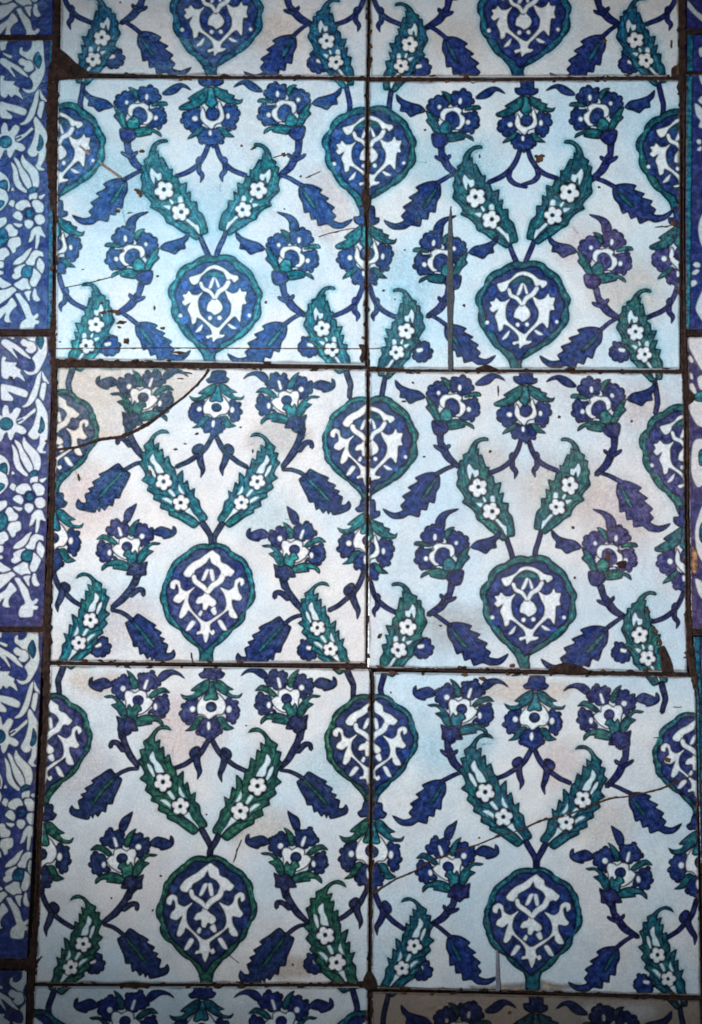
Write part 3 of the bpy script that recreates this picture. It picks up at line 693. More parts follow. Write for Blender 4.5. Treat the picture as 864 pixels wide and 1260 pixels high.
# where the ornaments sit on each tile (every tile was pounced and painted by hand): blossom eye, the two florets of the plume leaf, root and tip of the serrated leaf
AN = {
 'A1': {'C-': ((172.3,141.7),(201.7,233.8),(223.2,260.9),(156,221.6),(90,265.6)), 'C+': ((350.3,138.2),(317.9,233.1),(298.7,258.1),(368.8,228.5),(432.5,270)), 'L+': ((163,316.3),(117.9,399.6),(106.3,426.3),(166.5,399.6),(233.6,432)), 'R-': ((359.5,317.5),(397,404.7),(408.6,429.7),(352.6,399.6),(280.8,435.5))},
 'A2': {'C-': ((556.9,147.5),(585.4,242.4),(605.5,270.2),(541.9,225),(473.6,271.3)), 'C+': ((734.2,143.6),(700.6,236.5),(679.7,265.3),(753.4,230.8),(827.5,257.5)), 'L+': ((541.9,322),(499.5,406.6),(487.5,433.2),(547.6,400.8),(609,437.8)), 'R-': ((743.9,321),(782.5,408.2),(793.6,436.2),(741.5,406.6),(665,437.8))},
 'B1': {'C-': ((176.2,489),(201.6,592.5),(222.5,618.6),(154.2,578),(94,619.8)), 'C+': ((352.3,492.5),(316.4,592.5),(297.5,618.6),(373.8,585),(431.7,622)), 'L+': ((156.5,672.8),(111.3,762.6),(97.5,790.9),(161,762),(215.5,804.8)), 'R-': ((362.7,676.3),(391.2,772.4),(406.3,798.5),(351.9,766.6),(290.5,809.4))},
 'B2': {'C-': ((556.9,500.6),(588.6,599.4),(605.5,629),(540.7,583.9),(472.4,626.7)), 'C+': ((736.9,502.9),(701,596.6),(684.4,623.7),(760,593),(823.7,644)), 'L+': ((544.2,684.4),(501.3,771.2),(489.8,800),(550,770),(625,804.8)), 'R-': ((749.6,685.6),(787.8,781.6),(797.8,809.4),(748.5,774.7),(666.3,811.7))},
 'C1': {'C-': ((170,862),(200.9,962.3),(221.7,992.2),(144.2,953.5),(86.3,997.5)), 'C+': ((352.6,860.1),(316.8,967),(295.8,998.2),(371.4,957),(428.3,995.8)), 'L+': ((150.6,1056.3),(102,1161.6),(87.5,1190),(151,1150),(207.8,1192.9)), 'R-': ((363.9,1055),(400.9,1150.5),(414.4,1184.3),(354.2,1149),(294,1201))},
 'C2': {'C-': ((568.5,872.5),(597.4,974.4),(619.4,1005.6),(547.6,961.6),(484,1004.4)), 'C+': ((749.6,879.4),(717,983.5),(697,1012),(774,978),(838,1013.6)), 'L+': ((551.6,1066.7),(508.8,1165),(495.6,1190),(551,1152.4),(611,1202)), 'R-': ((763.5,1073.9),(809.4,1175.7),(821.4,1203.5),(761,1166.5),(700,1209))},
 'Z1': {'L+': ((166,-38),(125.5,46.3),(114.4,73),(170,40.5),(234.8,83.3)), 'R-': ((361,-36),(402,49.8),(413.9,76.4),(363.4,44),(301,88))},
 'Z2': {'L+': ((543,-34),(503.8,55.3),(493.7,80.2),(545.9,47),(610.8,95.5)), 'R-': ((744,-35),(782.6,50.6),(794.8,73.4),(743.7,45.4),(677.6,90.7))},
 'D1': {'C-': ((153.8,1257),None,None,None,None), 'C+': ((346,1257),None,None,None,None)}}
ABOVE = {'A1': 'Z1', 'A2': 'Z2', 'B1': 'A1', 'B2': 'A2', 'C1': 'B1', 'C2': 'B2', 'D1': 'C1', 'D2': 'C2'}
PALC = {'A1': ((261.5,140.3),(261,182.6)), 'A2': ((647.6,149),(645,188)), 'B1': ((266.2,501.7),(264,537)), 'B2': ((647,505.6),(645.5,546)), 'C1': ((260,870),(259,911)), 'C2': ((657.6,883.2),(655.6,923.5))}
BUD = {'A1L': (136,426), 'A1R': (379,427), 'A2L': (520,433), 'A2R': (762,433), 'B1L': (124,796), 'B1R': (378,800), 'B2L': (521,798), 'B2R': (764,803), 'C1L': (117,1186), 'C1R': (386,1186), 'C2L': (520,1194), 'C2R': (792,1211), 'Z1L': (141,72), 'Z1R': (390,77), 'Z2L': (518,84), 'Z2R': (773,79)}
MEDY = {'A1L': (127,247), 'A1R': (131,250), 'A2L': (131,250), 'A2R': (134,254), 'B1L': (480,601), 'B1R': (489,613), 'B2L': (488,614), 'B2R': (497,624), 'C1L': (854,986), 'C1R': (855,984), 'C2L': (855,985), 'C2R': (877,998), 'A1C': (314.3,440), 'B2C': (684,812), 'C2C': (1068.6,1208)}
PALY = {'A1L': (249,342), 'A1R': (256,356), 'A2L': (256,356), 'A2R': (258,356), 'B1L': (607,706), 'B1R': (614,706), 'B2L': (617,720), 'B2R': (625,732), 'C1L': (990,1099), 'C1R': (986,1095), 'C2L': (988,1096), 'C2R': (1003,1108)}
def similarity(q, t, lo=0.84, hi=1.2):
    q = [complex(*p) for p in q]; t = [complex(*p) for p in t]
    if len(q) == 1: a = 1; return lambda P: P + np.array([(t[0] - q[0]).real, (t[0] - q[0]).imag])
    a = (t[1] - t[0]) / (q[1] - q[0]); a = a / abs(a) * min(hi, max(lo, abs(a)))
    qm, tm = (q[0] + q[1]) / 2, (t[0] + t[1]) / 2
    def f(P):
        z = a * ((P[:, 0] + 1j * P[:, 1]) - qm) + tm
        return np.stack([z.real, z.imag], 1)
    return f
def adjust(tile, kind, side, dv, base, variant):
    ra = RA[variant]; ref = lambda p: tuple(base(np.array([p], float))[0])
    key = tile.key
    if dv < 0 and kind == 'plume_leaf': key = ABOVE.get(key)
    an = AN.get(key, {}).get(side)
    if kind == 'plume_leaf' and an and an[1]: return similarity([ref(p) for p in ra['plume_leaf']], an[1:3])
    if kind == 'serrated_leaf' and an and an[3]: return similarity([ref(p) for p in ra['serrated_leaf']], an[3:5])
    if kind == 'blossom' and an and an[0]: return similarity([ref(ra['blossom'][0])], [an[0]])
    if kind == 'stem' and an and an[0] and an[3]: return similarity([ref(ra['blossom'][0]), ref(ra['serrated_leaf'][0])], [an[0], an[3]])
    if kind == 'palmette' and side == 'C' and tile.key in PALC: return similarity([ref(ra['palmette'][0]), ref(ra['pb'])], PALC[tile.key])
    if kind == 'vine' and an and an[1]:
        if side[0] == 'C': pb = PALC[tile.key][1] if tile.key in PALC else None
        else:
            yy = PALY.get(tile.key + side[0]); pb = None
            if yy: pb = (ref(ra['pb'])[0], yy[1])
        if pb: return similarity([ref(ra['pb']), ref(ra['plume_leaf'][0])], [pb, an[1]])
    tab = {'medallion': (MEDY, 'med'), 'palmette': (PALY, 'pal')}.get(kind)
    if tab and tile.key + side in tab[0]:
        x = ra['pb'][0]; y0, y1 = ref((x, ra[tab[1]][0]))[1], ref((x, ra[tab[1]][1]))[1]; t0, t1 = tab[0][tile.key + side]
        k = (t1 - t0) / (y1 - y0); ax = ref((x, ra[tab[1]][0]))[0]; kx = 1 if side == 'C' else (1 + k) / 2 if k < 1 else 1.0
        return lambda P: np.stack([ax + (P[:, 0] - ax) * kx, t0 + (P[:, 1] - y0) * k], 1)
    return lambda P: P

KINDVAR = {('C2', 'serrated_leaf'): 'B', ('C2', 'stem'): 'B', ('B2', 'palmette'): 'B'}
Z0 = {'vine': 0.6e-4, 'stem': 0.8e-4, 'bud': 1.2e-4, 'serrated_leaf': 1.4e-4, 'blossom': 1.6e-4, 'palmette': 2.7e-4, 'plume_leaf': 2.4e-4, 'medallion': 2.0e-4}
FRAME = (-45, 909, -45, 1305)
def paint_motif(tile, kind, axis_kind, dv, mirror, variant=None, shape_key=None):
    variant = variant or KINDVAR.get((tile.key, kind)) or tile.variant
    ops = SHAPES[variant][shape_key or kind]
    tag = (kind, axis_kind + ('-' if mirror else '+') if kind not in ('palmette', 'medallion') else axis_kind, 0 if dv >= 0 else -1)
    off = tile.offs.get(tag, (0, 0, 1, 0))
    base = inst_map(tile, variant, axis_kind, dv, mirror)
    allp = np.vstack([base(o[1][:, :2]) for o in ops]); c0 = (allp.min(0) + allp.max(0)) / 2
    lo, hi = allp.min(0), allp.max(0)
    if hi[0] < FRAME[0] or lo[0] > FRAME[1] or hi[1] < FRAME[2] or lo[1] > FRAME[3]: return
    mp0 = inst_map(tile, variant, axis_kind, dv, mirror, off, c0)
    adj = adjust(tile, kind, tag[1], dv, base, variant)
    mp = lambda P: np.hstack([adj(mp0(P[:, :2])), P[:, 2:]])
    mo = Motif(tile, kind, Z0[kind])
    seed = tile.seed + hash(tag[1]) % 1 + {'C': 1, 'L': 2, 'R': 3}[axis_kind] + (5 if mirror else 0)
    for o in ops:
        P = mp(o[1])
        if o[0] == 'f': P = spline(P, 3)
        elif o[0] == 'l': P = lobes(spline(P, 3), 10.5, 2.3)
        elif o[0] == 'm': P = lobes(spline(P, 3), 30.0, 2.0)
        elif o[0] == 's': P = stroke_poly(P)
        elif o[0] == 'q': P = spline(P, 2)
        P = wobble(P, seed, 0.8)
        ow = 2.0 if o[0] == 's' else (1.8 if o[0] == 'q' else 2.3)
        mo.shape(P, o[2], o[3], ow=ow, halo=(o[4] if len(o) > 4 and tile.pal.get('H') is not None else None), z=(1.0e-4 if o[2] == 'S' and kind == 'plume_leaf' else None), wash=kind not in ('plume_leaf', 'medallion'))
    return mo.done()

def paint_tile(tile, vine_center='vine2'):
    vk = {'A': 'vine', 'B': vine_center}[tile.variant]; vE = 'vine' if tile.variant == 'A' else 'vine2'
    d = tile.dv
    for mir in (False, True):
        paint_motif(tile, 'vine', 'C', 0, mir, shape_key=vk)
        for k in ('stem', 'serrated_leaf', 'blossom', 'plume_leaf'): paint_motif(tile, k, 'C', 0, mir)
    paint_motif(tile, 'palmette', 'C', 0, False); paint_motif(tile, 'medallion', 'C', 0, False)
    for ax, mir in (('L', False), ('R', True)):
        paint_motif(tile, 'vine', ax, d, mir, shape_key=vE)
        for k in ('stem', 'serrated_leaf', 'blossom', 'plume_leaf'): paint_motif(tile, k, ax, d, mir, shape_key='blossom_mid' if k == 'blossom' else None)
        paint_motif(tile, 'plume_leaf', ax, d - 1, mir)
        paint_motif(tile, 'palmette', ax, d, False); paint_motif(tile, 'medallion', ax, d - 1, False)
        # bud peeping out from behind the corner leaf
        bc = BUD.get(tile.key + ax)
        if bc is None: continue
        mo = Motif(tile, 'bud', Z0['bud'])
        for o in SHAPES['B']['bud']:
            P = o[1] - np.array([521.0, 433.2])
            if ax == 'R': P[:, 0] = -P[:, 0]
            P = lobes(spline(P + np.array(bc), 3), 9.0, 1.8) if o[2] == 'B' else spline(P + np.array(bc), 3)
            mo.shape(wobble(P, tile.seed + 8), o[2], o[3], ow=2.4)
        mo.done()

# ------------------------------------------------------------------ the setting: mortar bed and joints
def rect(name, x0, x1, z0, z1, y0, y1, mat, parent=None):
    V = [(x, y, z) for y in (y0, y1) for z in (z0, z1) for x in (x0, x1)]
    F = [(0, 1, 3, 2), (4, 6, 7, 5), (0, 4, 5, 1), (2, 3, 7, 6), (0, 2, 6, 4), (1, 5, 7, 3)]
    return link_mesh(name, V, F, mat, parent)
wall = rect('wall', -0.75, 0.75, 0.85, 2.35, 0.004, 0.25, M_MORTAR); wall['kind'] = 'structure'

panel = thing('tile_panel', 'panel of white square tiles painted with blue and teal flowers, leaves and medallions', 'tile panel', loc=(0, 0, 0))
lborder = thing('border_panel', 'narrow blue border of white-flowered tiles running down the left side of the panel', 'tile border')
rborder = thing('border_panel', 'sliver of blue border with turquoise edge stripe at the right of the panel', 'tile border')

JOINTS = [
 [(60,97,3),(74,94,4),(106,93,3.2),(150,92.8,1.9),(200,94,1.7),(262,95.2,1.7),(330,95,1.6),(400,96,1.8),(452,97,2.6),(520,97.5,2.4),(590,99,2.2),(640,98,2.0),(700,97,2.4),(760,96.5,2.6),(800,96.5,3),(846,97,3.4)],
 [(61,446,2.5),(67,446,5.5),(80,446.5,6),(110,447,5),(150,448,4),(200,449.5,2.8),(250,450.5,2.8),(270,451,3.2),(300,451,1.9),(350,451,1.7),(400,451.5,1.8),(440,452.5,3),(452,454,3.4),(500,455.5,1.5),(560,456,1.4),(640,456,1.4),(700,456.5,1.6),(780,457,1.8),(848,457,2.6)],
 [(50,815,2.2),(120,816,1.5),(250,817,1.4),(400,819.5,1.9),(452,820,3),(500,823,1.9),(560,824.5,2.4),(640,825.5,2.3),(700,828,2.6),(780,829.5,2.4),(860,831,3)],
 [(32,1211,2.4),(100,1211.8,1.4),(190,1212,1.6),(300,1212,1.5),(440,1212,2),(456,1215,3.2),(520,1217,1.6),(600,1219,1.6),(700,1223,2),(800,1226,2.6),(866,1228,3.2)],
 # uprights
 [(71,-60,5),(70.5,0,4.2),(70,40,4.5),(67,80,6),(64.5,110,7.5),(64,160,7.5),(64,210,7.2),(66,245,5),(67.4,270,2.2),(67,350,2.2),(66,395,4),(65,420,5.5),(67,470,4.2),(68,500,3.4),(65,560,3.6),(64,620,3.6),(61.5,700,3.8),(58,770,5),(57.5,830,4.5),(57,880,4),(52,960,3.8),(48.5,1020,3.2),(47,1100,2.8),(42,1160,4.2),(39,1200,4.6),(37.5,1260,4.8),(35,1330,5)],
 [(454.5,-60,1.40),(454,40,1.33),(453,85,2.03),(452.3,110,1.72),(452.2,180,1.87),(451,235,3.28),(450.6,255,3.74),(451.5,280,1.72),(451,350,1.09),(450.6,420,1.17),(451,440,2.50),(452.5,460,2.34),(453.5,500,1.56),(453,600,1.25),(452.6,700,1.09),(451.5,790,1.17),(452,815,2.65),(457,828,2.34),(458,880,1.01),(457,980,1.17),(455.6,1080,1.87),(455.3,1150,1.72),(454.5,1200,2.50),(455,1216,3.28),(455,1300,1.72)],
 [(839,-60,5),(839.5,0,4.8),(840,60,5),(840,100,4.4),(840,160,3),(839.6,260,2.2),(840,360,2.8),(841,400,3.4),(842,440,4.2),(843.5,480,3.4),(844.5,520,3),(845,640,2.6),(846.5,740,3.2),(848.5,790,4.6),(853,828,5),(858.5,860,2.6),(860,980,2.6),(862.5,1100,2.6),(864.5,1180,2.8),(866,1260,3.4)],
 # joints of the borders
 [(-90,46,2.6),(0,46,2.6),(66,46.5,3)], [(-90,410,3.6),(0,410,3.4),(62,409.5,4.2)], [(-90,774,2.4),(0,774,2.2),(56,775,2.8)], [(-100,1187,6),(0,1187,6.2),(40,1186,6.8)],
 [(842,39,3),(960,38,3)], [(843,89.5,1.6),(960,88,1.6)], [(843,410,3.4),(960,410,3.4)], [(848,779,3.4),(970,778,3.4)], [(862,1190,3),(980,1190,3)]]
for i, j in enumerate(JOINTS):
    ribbon('mortar_joint', j, M_MORTAR, wall, seed=i + 1)
# lumps of mortar where corners have broken away
for i, P in enumerate([
   [(70,60),(75,61),(84,68),(92,76),(101,83),(109,88),(112,94),(100,97),(84,98),(70,98),(66,80)],
   [(826,84),(834,80),(842,86),(842,112),(836,116),(832,108),(834,100),(826,95)],
   [(585,454),(592,450.5),(599,448.5),(606,451),(612,455),(600,457)],
   [(674,826),(684,818),(694,815.5),(706,817),(718,821),(726,828),(700,830)],
   [(444,240),(449,232),(455,240),(456,252),(451,262),(446,254)],
   [(255,448),(265,445.5),(275,448),(282,452),(268,454),(256,452)],
   [(441,424),(450,425),(450,438),(446,447),(442,441),(445,433)],
   [(842,478),(851,482),(855,490),(851,496),(844,498)],
   [(449,1200),(454,1194),(461,1202),(464,1213),(458,1220),(450,1218),(446,1210)],
   [(143,1211),(156,1208.5),(172,1209),(187,1210.5),(182,1215),(165,1216),(150,1215)],
   [(262,1212),(268,1210),(275,1212),(270,1217),(264,1216)], [(291,1212),(297,1210),(303,1212),(299,1216.5),(293,1216)],
   [(816,794),(820,800),(826,814),(828,827),(815,827),(813,812),(812,800)],
   [(46,1180),(52,1176),(40,1196),(36,1200),(30,1184),(36,1178)]]):
    relief('mortar_patch', spline(P, 3), M_MORTAR, wall, h=0.0013, seed=i)

# ------------------------------------------------------------------ the painted tiles
def pal(B, D, T, W, S=None, H=None):
    B = np.array(B) * np.array([0.80, 0.98, 0.90]); T = np.array(T) * 0.95; D = np.array(D) * 0.72
    if S is not None: S = np.array(S) * np.array([0.84, 0.99, 0.91])
    return {'B': B, 'B2': np.clip(B * 1.24 + 6, 0, 255), 'D': np.array(D), 'T': T, 'T2': np.clip(T * 1.22 + 8, 0, 255), 'W': np.array(W), 'W2': np.array(W) * np.array([0.90, 0.98, 1.0]), 'S': np.array(S if S is not None else B), 'S2': np.clip(np.array(S if S is not None else B) * 1.3 + 8, 0, 255), 'H': None if H is None else np.array(H)}
PAL = {
 'Z1': pal((36, 48, 116), (14, 16, 52), (18, 82, 112), (222, 222, 222), (30, 36, 104), (150, 200, 214)),
 'Z2': pal((34, 42, 106), (14, 16, 50), (18, 78, 104), (222, 220, 218), (28, 32, 98), (150, 200, 214)),
 'A1': pal((37, 64, 134), (14, 18, 58), (22, 104, 118), (226, 234, 238), (40, 52, 130), (128, 210, 222)),
 'A2': pal((28, 46, 108), (9, 11, 40), (18, 80, 92), (222, 230, 234), (30, 36, 104), (124, 206, 218)),
 'B1': pal((37, 46, 102), (14, 14, 44), (24, 94, 104), (232, 227, 226), (42, 43, 86), (170, 210, 216)),
 'B2': pal((31, 43, 104), (13, 13, 40), (24, 86, 90), (224, 225, 227), (32, 34, 90), (156, 208, 214)),
 'C1': pal((35, 43, 90), (14, 13, 38), (30, 80, 70), (230, 229, 229), (40, 39, 76), (180, 210, 210)),
 'C2': pal((31, 45, 106), (11, 13, 40), (20, 80, 96), (222, 227, 230), (32, 34, 90), (150, 204, 214)),
 'D1': pal((28, 36, 98), (14, 16, 46), (18, 72, 88), (214, 219, 223), (28, 32, 88), (150, 194, 204)),
 'D2': pal((24, 26, 64), (14, 14, 36), (20, 46, 54), (150, 142, 138), (24, 26, 58), None)}
TCOL = {'Z1': (222, 219, 219), 'Z2': (220, 217, 215), 'A1': (224, 233, 238), 'A2': (219, 229, 234), 'B1': (233, 227, 225), 'B2': (222, 224, 227), 'C1': (230, 228, 228), 'C2': (220, 226, 230), 'D1': (212, 218, 222), 'D2': (140, 124, 112)}
AXIS = {'Z1': (0.505, 0.502), 'Z2': (0.503, 0.492), 'A1': (0.507, 0.508), 'A2': (0.504, 0.490), 'B1': (0.510, 0.499), 'B2': (0.497, 0.497), 'C1': (0.5035, 0.5115), 'C2': (0.4985, 0.4926), 'D1': (0.5, 0.5), 'D2': (0.5, 0.5)}
LABEL = {
 'A1': 'blue-white tile with small brown chips and a fine line cut across its foot',
 'A2': 'pale tile split by an upright grey cement strip', 'B1': 'tile whose top left corner is a pinkish broken piece',
 'B2': 'tile with pitted worn glaze and purplish flowers on its right', 'C1': 'tile with dark green leaves and an unbroken face',
 'C2': 'tile with a long rising crack from edge to edge', 'Z1': 'cut off tile with a broken lower left corner filled with mortar',
 'D2': 'dirty brown tile under the cracked tile'}
VAR = {'B1': 'A', 'C1': 'A', 'C2': 'A', 'D1': 'A'}
TILT = {'Z1': (0.3, 0.2), 'Z2': (-0.2, -0.2), 'A1': (-0.25, 0.25), 'A2': (0.2, -0.15), 'B1': (0.15, -0.2), 'B2': (-0.2, 0.3), 'C1': (0.1, 0.1), 'C2': (-0.1, -0.25), 'D1': (0.2, 0.1), 'D2': (-0.2, 0.1)}
OFFS = {}
TILES = {}
for k in ('Z1', 'Z2', 'A1', 'A2', 'B1', 'B2', 'C1', 'C2', 'D1', 'D2'):
    t = Tile(k, C[k], panel, TCOL[k], PAL[k], tilt=TILT[k], label=LABEL.get(k), variant=VAR.get(k, 'B'), axis=AXIS[k], offs=OFFS.get(k))
    TILES[k] = t
PURP, DULL, GREY = 'faded_purple', 'dull_brown', 'greyed'
TILES['B1'].wtints = [(110, 490, 100, (0.88, 0.80, 0.72), 1.0), (215, 465, 45, (0.88, 0.80, 0.72), 1.0)]
TILES['A2'].tints = [(750, 320, 75, PURP, 0.8), (835, 320, 60, PURP, 0.7), (790, 400, 70, GREY, 0.5)]
TILES['B1'].tints = [(130, 480, 95, DULL, 0.95), (210, 470, 50, DULL, 0.9), (255, 735, 62, PURP, 0.5), (150, 660, 45, PURP, 0.4), (335, 655, 40, PURP, 0.4)]
TILES['B2'].tints = [(790, 610, 60, PURP, 0.8), (750, 670, 60, PURP, 0.8), (835, 530, 60, GREY, 0.6), (700, 590, 60, GREY, 0.6), (830, 690, 50, PURP, 0.6), (730, 500, 60, GREY, 0.35)]
TILES['C1'].tints = [(170, 860, 70, PURP, 0.4), (260, 870, 60, PURP, 0.5), (340, 860, 60, GREY, 0.3), (90, 900, 60, PURP, 0.4)]
TILES['C2'].tints = [(740, 880, 60, GREY, 0.6), (585, 850, 30, (1.6, 1.0, 0.6), 0.6), (840, 930, 60, GREY, 0.5)]
# discoloured glaze, with the warm and cool sheen of the tiles painted in as colour
def sheen_stain(tile, cx, cy, rx, ry, col, a):
    mo = Motif(tile, 'sheen_stain', 0.06e-4 + 0.2e-6 * (int(cx) % 40))
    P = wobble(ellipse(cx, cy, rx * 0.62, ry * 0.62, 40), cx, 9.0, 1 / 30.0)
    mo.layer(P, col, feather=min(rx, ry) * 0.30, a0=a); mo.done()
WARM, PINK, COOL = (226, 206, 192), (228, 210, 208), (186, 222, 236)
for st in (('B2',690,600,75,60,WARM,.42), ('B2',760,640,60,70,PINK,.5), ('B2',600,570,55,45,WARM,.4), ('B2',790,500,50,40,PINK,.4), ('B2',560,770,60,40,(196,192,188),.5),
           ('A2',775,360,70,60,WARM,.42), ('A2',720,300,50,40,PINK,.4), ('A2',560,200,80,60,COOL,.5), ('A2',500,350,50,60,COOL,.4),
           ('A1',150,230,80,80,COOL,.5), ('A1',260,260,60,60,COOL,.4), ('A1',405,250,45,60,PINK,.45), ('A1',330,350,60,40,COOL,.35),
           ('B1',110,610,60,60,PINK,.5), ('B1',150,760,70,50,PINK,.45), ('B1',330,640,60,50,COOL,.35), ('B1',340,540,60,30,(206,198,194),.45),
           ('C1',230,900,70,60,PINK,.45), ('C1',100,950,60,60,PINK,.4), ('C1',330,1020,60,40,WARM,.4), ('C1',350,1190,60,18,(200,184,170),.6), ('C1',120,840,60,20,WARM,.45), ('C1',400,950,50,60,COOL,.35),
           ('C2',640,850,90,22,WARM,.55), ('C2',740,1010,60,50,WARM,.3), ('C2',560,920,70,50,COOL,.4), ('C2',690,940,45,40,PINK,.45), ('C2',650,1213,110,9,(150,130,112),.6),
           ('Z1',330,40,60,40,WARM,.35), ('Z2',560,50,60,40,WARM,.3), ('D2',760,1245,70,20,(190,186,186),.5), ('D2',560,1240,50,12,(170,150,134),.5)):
    sheen_stain(TILES[st[0]], *st[1:])
for k, t in TILES.items():
    paint_tile(t, 'vine' if k == 'A2' else 'vine2')

# ------------------------------------------------------------------ border tiles
PB = pal((40, 52, 132), (24, 30, 92), (30, 108, 138), (196, 210, 216), (40, 52, 132))
def border_shapes():
    z6, z7, z8, z9 = View(0, 40, 12.343), View(0, 130, 12.343), View(0, 220, 12.343), View(0, 310, 12.343)
    G = []
    G.append(('petal', [('f', z6(0,110, 125,130, 100,190, 95,250, 40,280, 0,260), 'W'), ('f', z6(50,310, 190,350, 165,395, 60,345), 'W')]))
    G.append(('twig', [('f', z6(0,400, 60,385, 150,430, 300,520, 420,650, 425,682, 330,640, 170,530, 230,640, 240,692, 130,580, 0,470), 'W')]))
    G.append(('leaf', [('f', z6(490,70, 645,70, 665,250, 672,400, 690,550, 670,660, 600,800, 540,890, 440,925, 370,900, 335,845, 400,862, 470,862, 502,810, 490,740, 450,680, 470,640, 540,560, 500,480, 440,440, 370,380, 310,340, 288,300, 300,240, 345,222, 350,280, 420,280, 480,210), 'W'),
       ('f', z6(290,410, 330,385, 400,420, 470,430, 510,490, 515,550, 470,600, 400,605, 345,560, 370,520, 310,500, 275,450), 'W'), ('f', z6(575,290, 610,350, 630,430, 600,530, 570,540, 500,430, 530,340), 'T')]))
    G.append(('blossom', [('f', z6(0,660, 80,665, 60,715, 140,730, 230,740, 215,790, 300,840, 290,890, 320,930, 350,1020, 300,990, 230,950, 180,985, 130,940, 90,990, 0,940), 'W')]))
    G.append(('twig', [('f', z7(0,-50, 100,-40, 270,0, 400,65, 375,150, 230,115, 100,70, 185,150, 180,205, 100,205, 0,175), 'W')]))
    G.append(('leaf', [('f', z7(600,-250, 540,-190, 500,-70, 440,100, 380,220, 300,290, 370,295, 450,250, 530,150, 560,30, 590,-130), 'W'), ('f', z7(600,-250, 640,-180, 712,-70, 690,-55, 610,-110), 'W'), ('f', z7(600,-60, 670,-70, 665,60, 630,200, 570,130, 580,30), 'W')]))
    G.append(('leaf', [('f', z7(540,160, 600,210, 690,370, 715,490, 710,640, 690,810, 630,930, 680,960, 670,985, 590,980, 530,930, 570,850, 580,730, 550,770, 480,785, 420,730, 415,680, 480,570, 520,430, 530,350, 510,220), 'W'), ('f', z7(600,440, 640,490, 660,570, 640,650, 590,690, 560,660, 585,580), 'T')]))
    G.append(('twig', [('f', z7(500,310, 520,360, 440,430, 290,550, 250,530, 330,480, 310,470, 250,500, 250,480, 370,420), 'W')]))
    G.append(('daisy', [('f', z7(20,430, 20,340, 60,260, 110,280, 130,380, 160,370, 190,320, 240,290, 300,330, 270,420, 230,480, 240,540, 330,580, 390,640, 370,690, 310,700, 240,670, 220,680, 190,750, 150,795, 110,740, 100,680, 60,700, 30,780, -20,810, -20,430), 'W'), ('q', z7.el(80,550,100,98), 'T')]))
    G.append(('tulip', [('f', z7(165,850, 225,900, 270,1000, 290,1100, 350,1220, 420,1290, 400,1330, 330,1300, 240,1220, 195,1100, 190,980), 'W'), ('f', z7(215,780, 290,830, 340,930, 430,1060, 490,1180, 490,1270, 430,1270, 340,1150, 290,1040, 260,930, 215,830), 'W'), ('f', z7(345,740, 390,810, 480,890, 570,980, 605,1080, 605,1180, 580,1250, 510,1250, 490,1160, 430,1030, 350,930, 315,830), 'W'),
       ('f', z8(430,190, 470,140, 540,130, 570,160, 540,200, 470,230), 'T'), ('f', z8(450,240, 570,215, 560,310, 490,310, 450,330), 'W'), ('f', z8(590,260, 700,235, 640,315, 590,300), 'W')]))
    G.append(('rosette', [('f', z8(230,440, 240,380, 320,325, 410,320, 460,380, 470,430, 400,440, 350,490, 280,480), 'W'), ('f', z8(490,410, 480,350, 530,315, 600,330, 665,390, 665,470, 640,510, 550,510, 520,450), 'W'), ('f', z8(520,600, 540,550, 620,530, 680,580, 685,650, 630,695, 570,690, 530,640), 'W'), ('f', z8(375,640, 430,620, 500,640, 510,690, 470,750, 420,765, 370,710), 'W'), ('f', z8(190,560, 240,500, 300,495, 350,560, 350,610, 320,645, 240,610), 'W'), ('q', z8.el(445,525,90,88), 'D'), ('q', z8.el(450,528,66,64), 'T')]))
    G.append(('petal', [('f', z8(140,370, 180,320, 240,350, 210,440, 140,400), 'W'), ('f', z8(210,670, 330,680, 340,710, 290,740, 220,700), 'W'), ('f', z8(190,135, 222,182, 168,186), 'W')]))
    G.append(('leaf', [('f', z8(-30,110, 70,160, 120,250, 130,330, 80,420, -30,490), 'W'), ('f', z8(-30,330, 70,340, 60,400, -30,460), 'T'), ('f', z7(-30,1000, 70,1040, 130,1120, 150,1220, 130,1300, 110,1290, 110,1190, 70,1130, -30,1150), 'W'), ('f', z7(-30,1180, 70,1130, 110,1180, 100,1290, -30,1230), 'T'), ('f', z8(80,580, 110,620, 90,690, -30,760, -30,620), 'W')]))
    G.append(('blossom', [('f', z8(80,750, 130,680, 190,690, 220,750, 270,780, 280,830, 240,885, 170,890, 120,880, 105,800), 'W'), ('f', z8(150,910, 310,885, 325,1010, 250,1060, 240,1110, 190,1135, 140,1050, 110,1010), 'W'), ('f', z8(-30,1080, 70,1040, 130,1090, 140,1160, 80,1200, 60,1240, -30,1240), 'W'), ('f', z8(-30,760, 80,780, 120,850, 110,960, 60,1010, -30,1060), 'T')]))
    G.append(('bud', [('f', z8(540,720, 620,720, 660,810, 690,890, 610,870, 600,960, 570,1060, 535,1050, 540,860, 500,940, 430,970, 460,850, 470,800), 'W')]))
